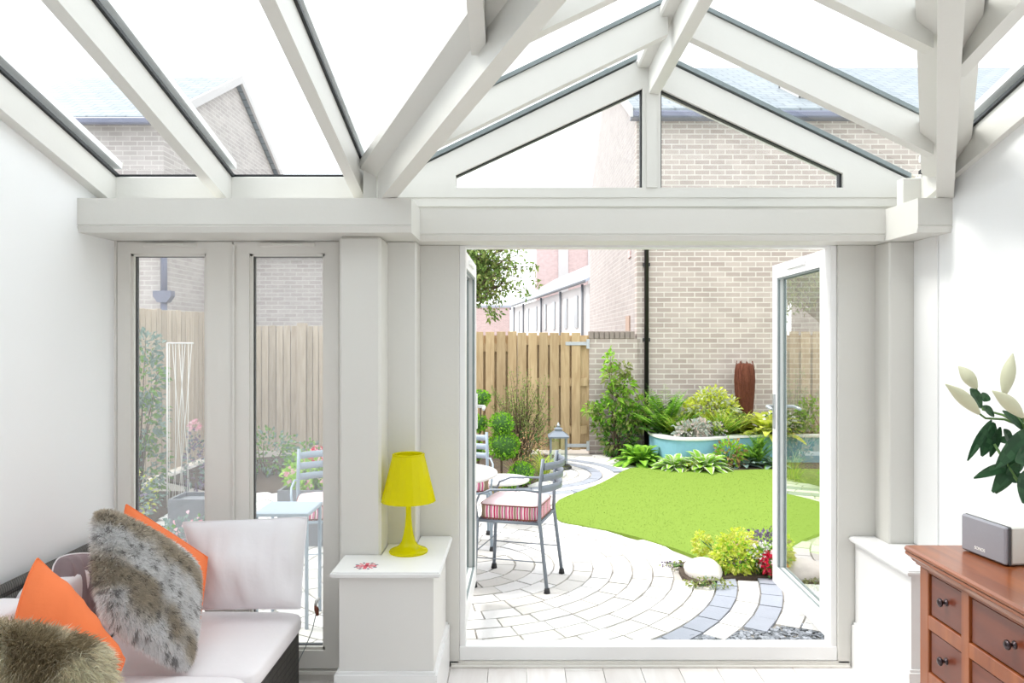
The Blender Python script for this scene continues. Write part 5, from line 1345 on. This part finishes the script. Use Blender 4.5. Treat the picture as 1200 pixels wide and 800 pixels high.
b = MB(); b.lathe([(0, .385), (.235, .385), (.245, .392), (.245, .408), (.235, .413), (0, .413)], c=(-.15, 6.95, GZ), n=40); tt = b.build('tabletop', M['tabletop'], t)
b = MB(); b.lathe([(0, .4135), (.20, .4135), (.20, .416), (0, .416)], c=(-.15, 6.95, GZ), n=40); sub(b, 'mosaic_inlay', M['mosaic'], tt)
for k in range(3):
    a = k * 2 * PI / 3; c_, s_ = math.cos(a), math.sin(a); b = MB(); b.tube([(-.15 + .16 * c_, 6.95 + .16 * s_, GZ + .385), (-.15 + .08 * c_, 6.95 + .08 * s_, GZ + .2), (-.15 + .18 * c_, 6.95 + .18 * s_, GZ)], .01, n=8); b.build('leg', M['chair'], t)
t = tag(empty('side_table', (-1.37, 4.6, GZ)), 'small pale blue square metal table seen through the right sash', 'table')
b = MB(); b.box(-1.53, -1.21, 4.42, 4.74, .62, .643, b=.005); b.build('tabletop', M['chair_blue'], t)
for x in (-1.515, -1.225):
    for yy in (4.435, 4.725): b = MB(); b.tube([(x, yy, GZ), (x, yy, .62)], .011, n=8); b.build('leg', M['chair_blue'], t)

# tree beyond the fence
rr = random.Random(90); tb = Vector((-1.6, 12.9, -.04)); t = plant('tree', 'broadleaf tree hanging over the pine fence beyond the open left door leaf', 'tree', tb)
b = MB(); s_ = MB()
s_.tube([tb, tb + Vector((.1, 0, 1.2)), tb + Vector((.2, -.05, 2.2)), tb + Vector((.5, -.1, 3.0))], [.11, .09, .07, .04], n=10)
c0 = Vector((-.62, 12.7, 2.80))
for k in range(110):
    d = rv(rr); q = rr.uniform(.25, 1.0); e = c0 + Vector((d.x * 1.0, d.y * .6, d.z * .72)) * q
    if e.x > .34: e.x = .34 - rr.random() * .3
    st = tb + Vector((.2 + rr.uniform(0, .3), -.05, rr.uniform(1.9, 3.0))); mid = (st + e) / 2 + Vector((0, 0, .12))
    s_.tube([st, mid, e], [.02, .012, .004], n=5)
    for j in range(60):
        w = rr.uniform(.3, 1.05); p = (st.lerp(mid, w * 2) if w < .5 else mid.lerp(e, w * 2 - 1)) + rv(rr) * rr.uniform(.02, .22)
        b.leaf(p, rv(rr) + Vector((0, 0, -.3)), .085 * rr.uniform(.7, 1.2), .042, 0 if rr.random() < .75 else 1, rv(rr) + Vector((0, 0, .7)), .15)
for (px, py) in ((577, 372), (583, 365), (571, 362), (625, 312), (630, 330), (615, 345)):
    e = P(px, py, 12.5)
    for j in range(16): b.leaf(e + rv(rr) * .06, rv(rr) + Vector((0, 0, -.5)), .10, .04, 0, rv(rr), .1)
    s_.tube([c0 + Vector((.3, 0, -.3)), (c0 + e) / 2, e], [.01, .008, .003], n=4)
b.build('foliage', [G['tree'], G['olive']], t); s_.build('branch', M['bark'], t)

# ------------------------------------------------------------------ light
wd_ = bpy.data.worlds.new('sky'); bpy.context.scene.world = wd_; wd_.use_nodes = True
bg = wd_.node_tree.nodes['Background']; bg.inputs[0].default_value = (.93, .965, 1.0, 1); bg.inputs[1].default_value = 1.0
sun = bpy.data.lights.new('sun', 'SUN'); sun.energy = 1.6; sun.angle = math.radians(20); sun.color = (1, .96, .9)
so = bpy.data.objects.new('sun', sun); C.objects.link(so)
so.rotation_euler = Vector((1.0, -.15, -1.5)).to_track_quat('-Z', 'Y').to_euler()

# ------------------------------------------------------------------ camera
cam = bpy.data.cameras.new('camera'); co = bpy.data.objects.new('camera', cam); C.objects.link(co)
co.location = (0, 0, CH); co.rotation_euler = (PI / 2, 0, 0)
cam.sensor_width = 36; cam.lens = F / 1200 * 36; cam.clip_end = 400; cam.clip_start = .05
cam.shift_x = (600 - VX) / 1200; cam.shift_y = (VY - 400) / 1200
sc = bpy.context.scene; sc.camera = co
sc.view_settings.view_transform = 'Standard'; sc.view_settings.look = 'None'; sc.view_settings.gamma = 1; sc.view_settings.use_curve_mapping = False
sc.view_settings.exposure = 1.3
cy = sc.cycles; cy.use_denoising = True; cy.transparent_max_bounces = 24; cy.max_bounces = 10; cy.diffuse_bounces = 6; cy.glossy_bounces = 4
cy.sample_clamp_indirect = 6
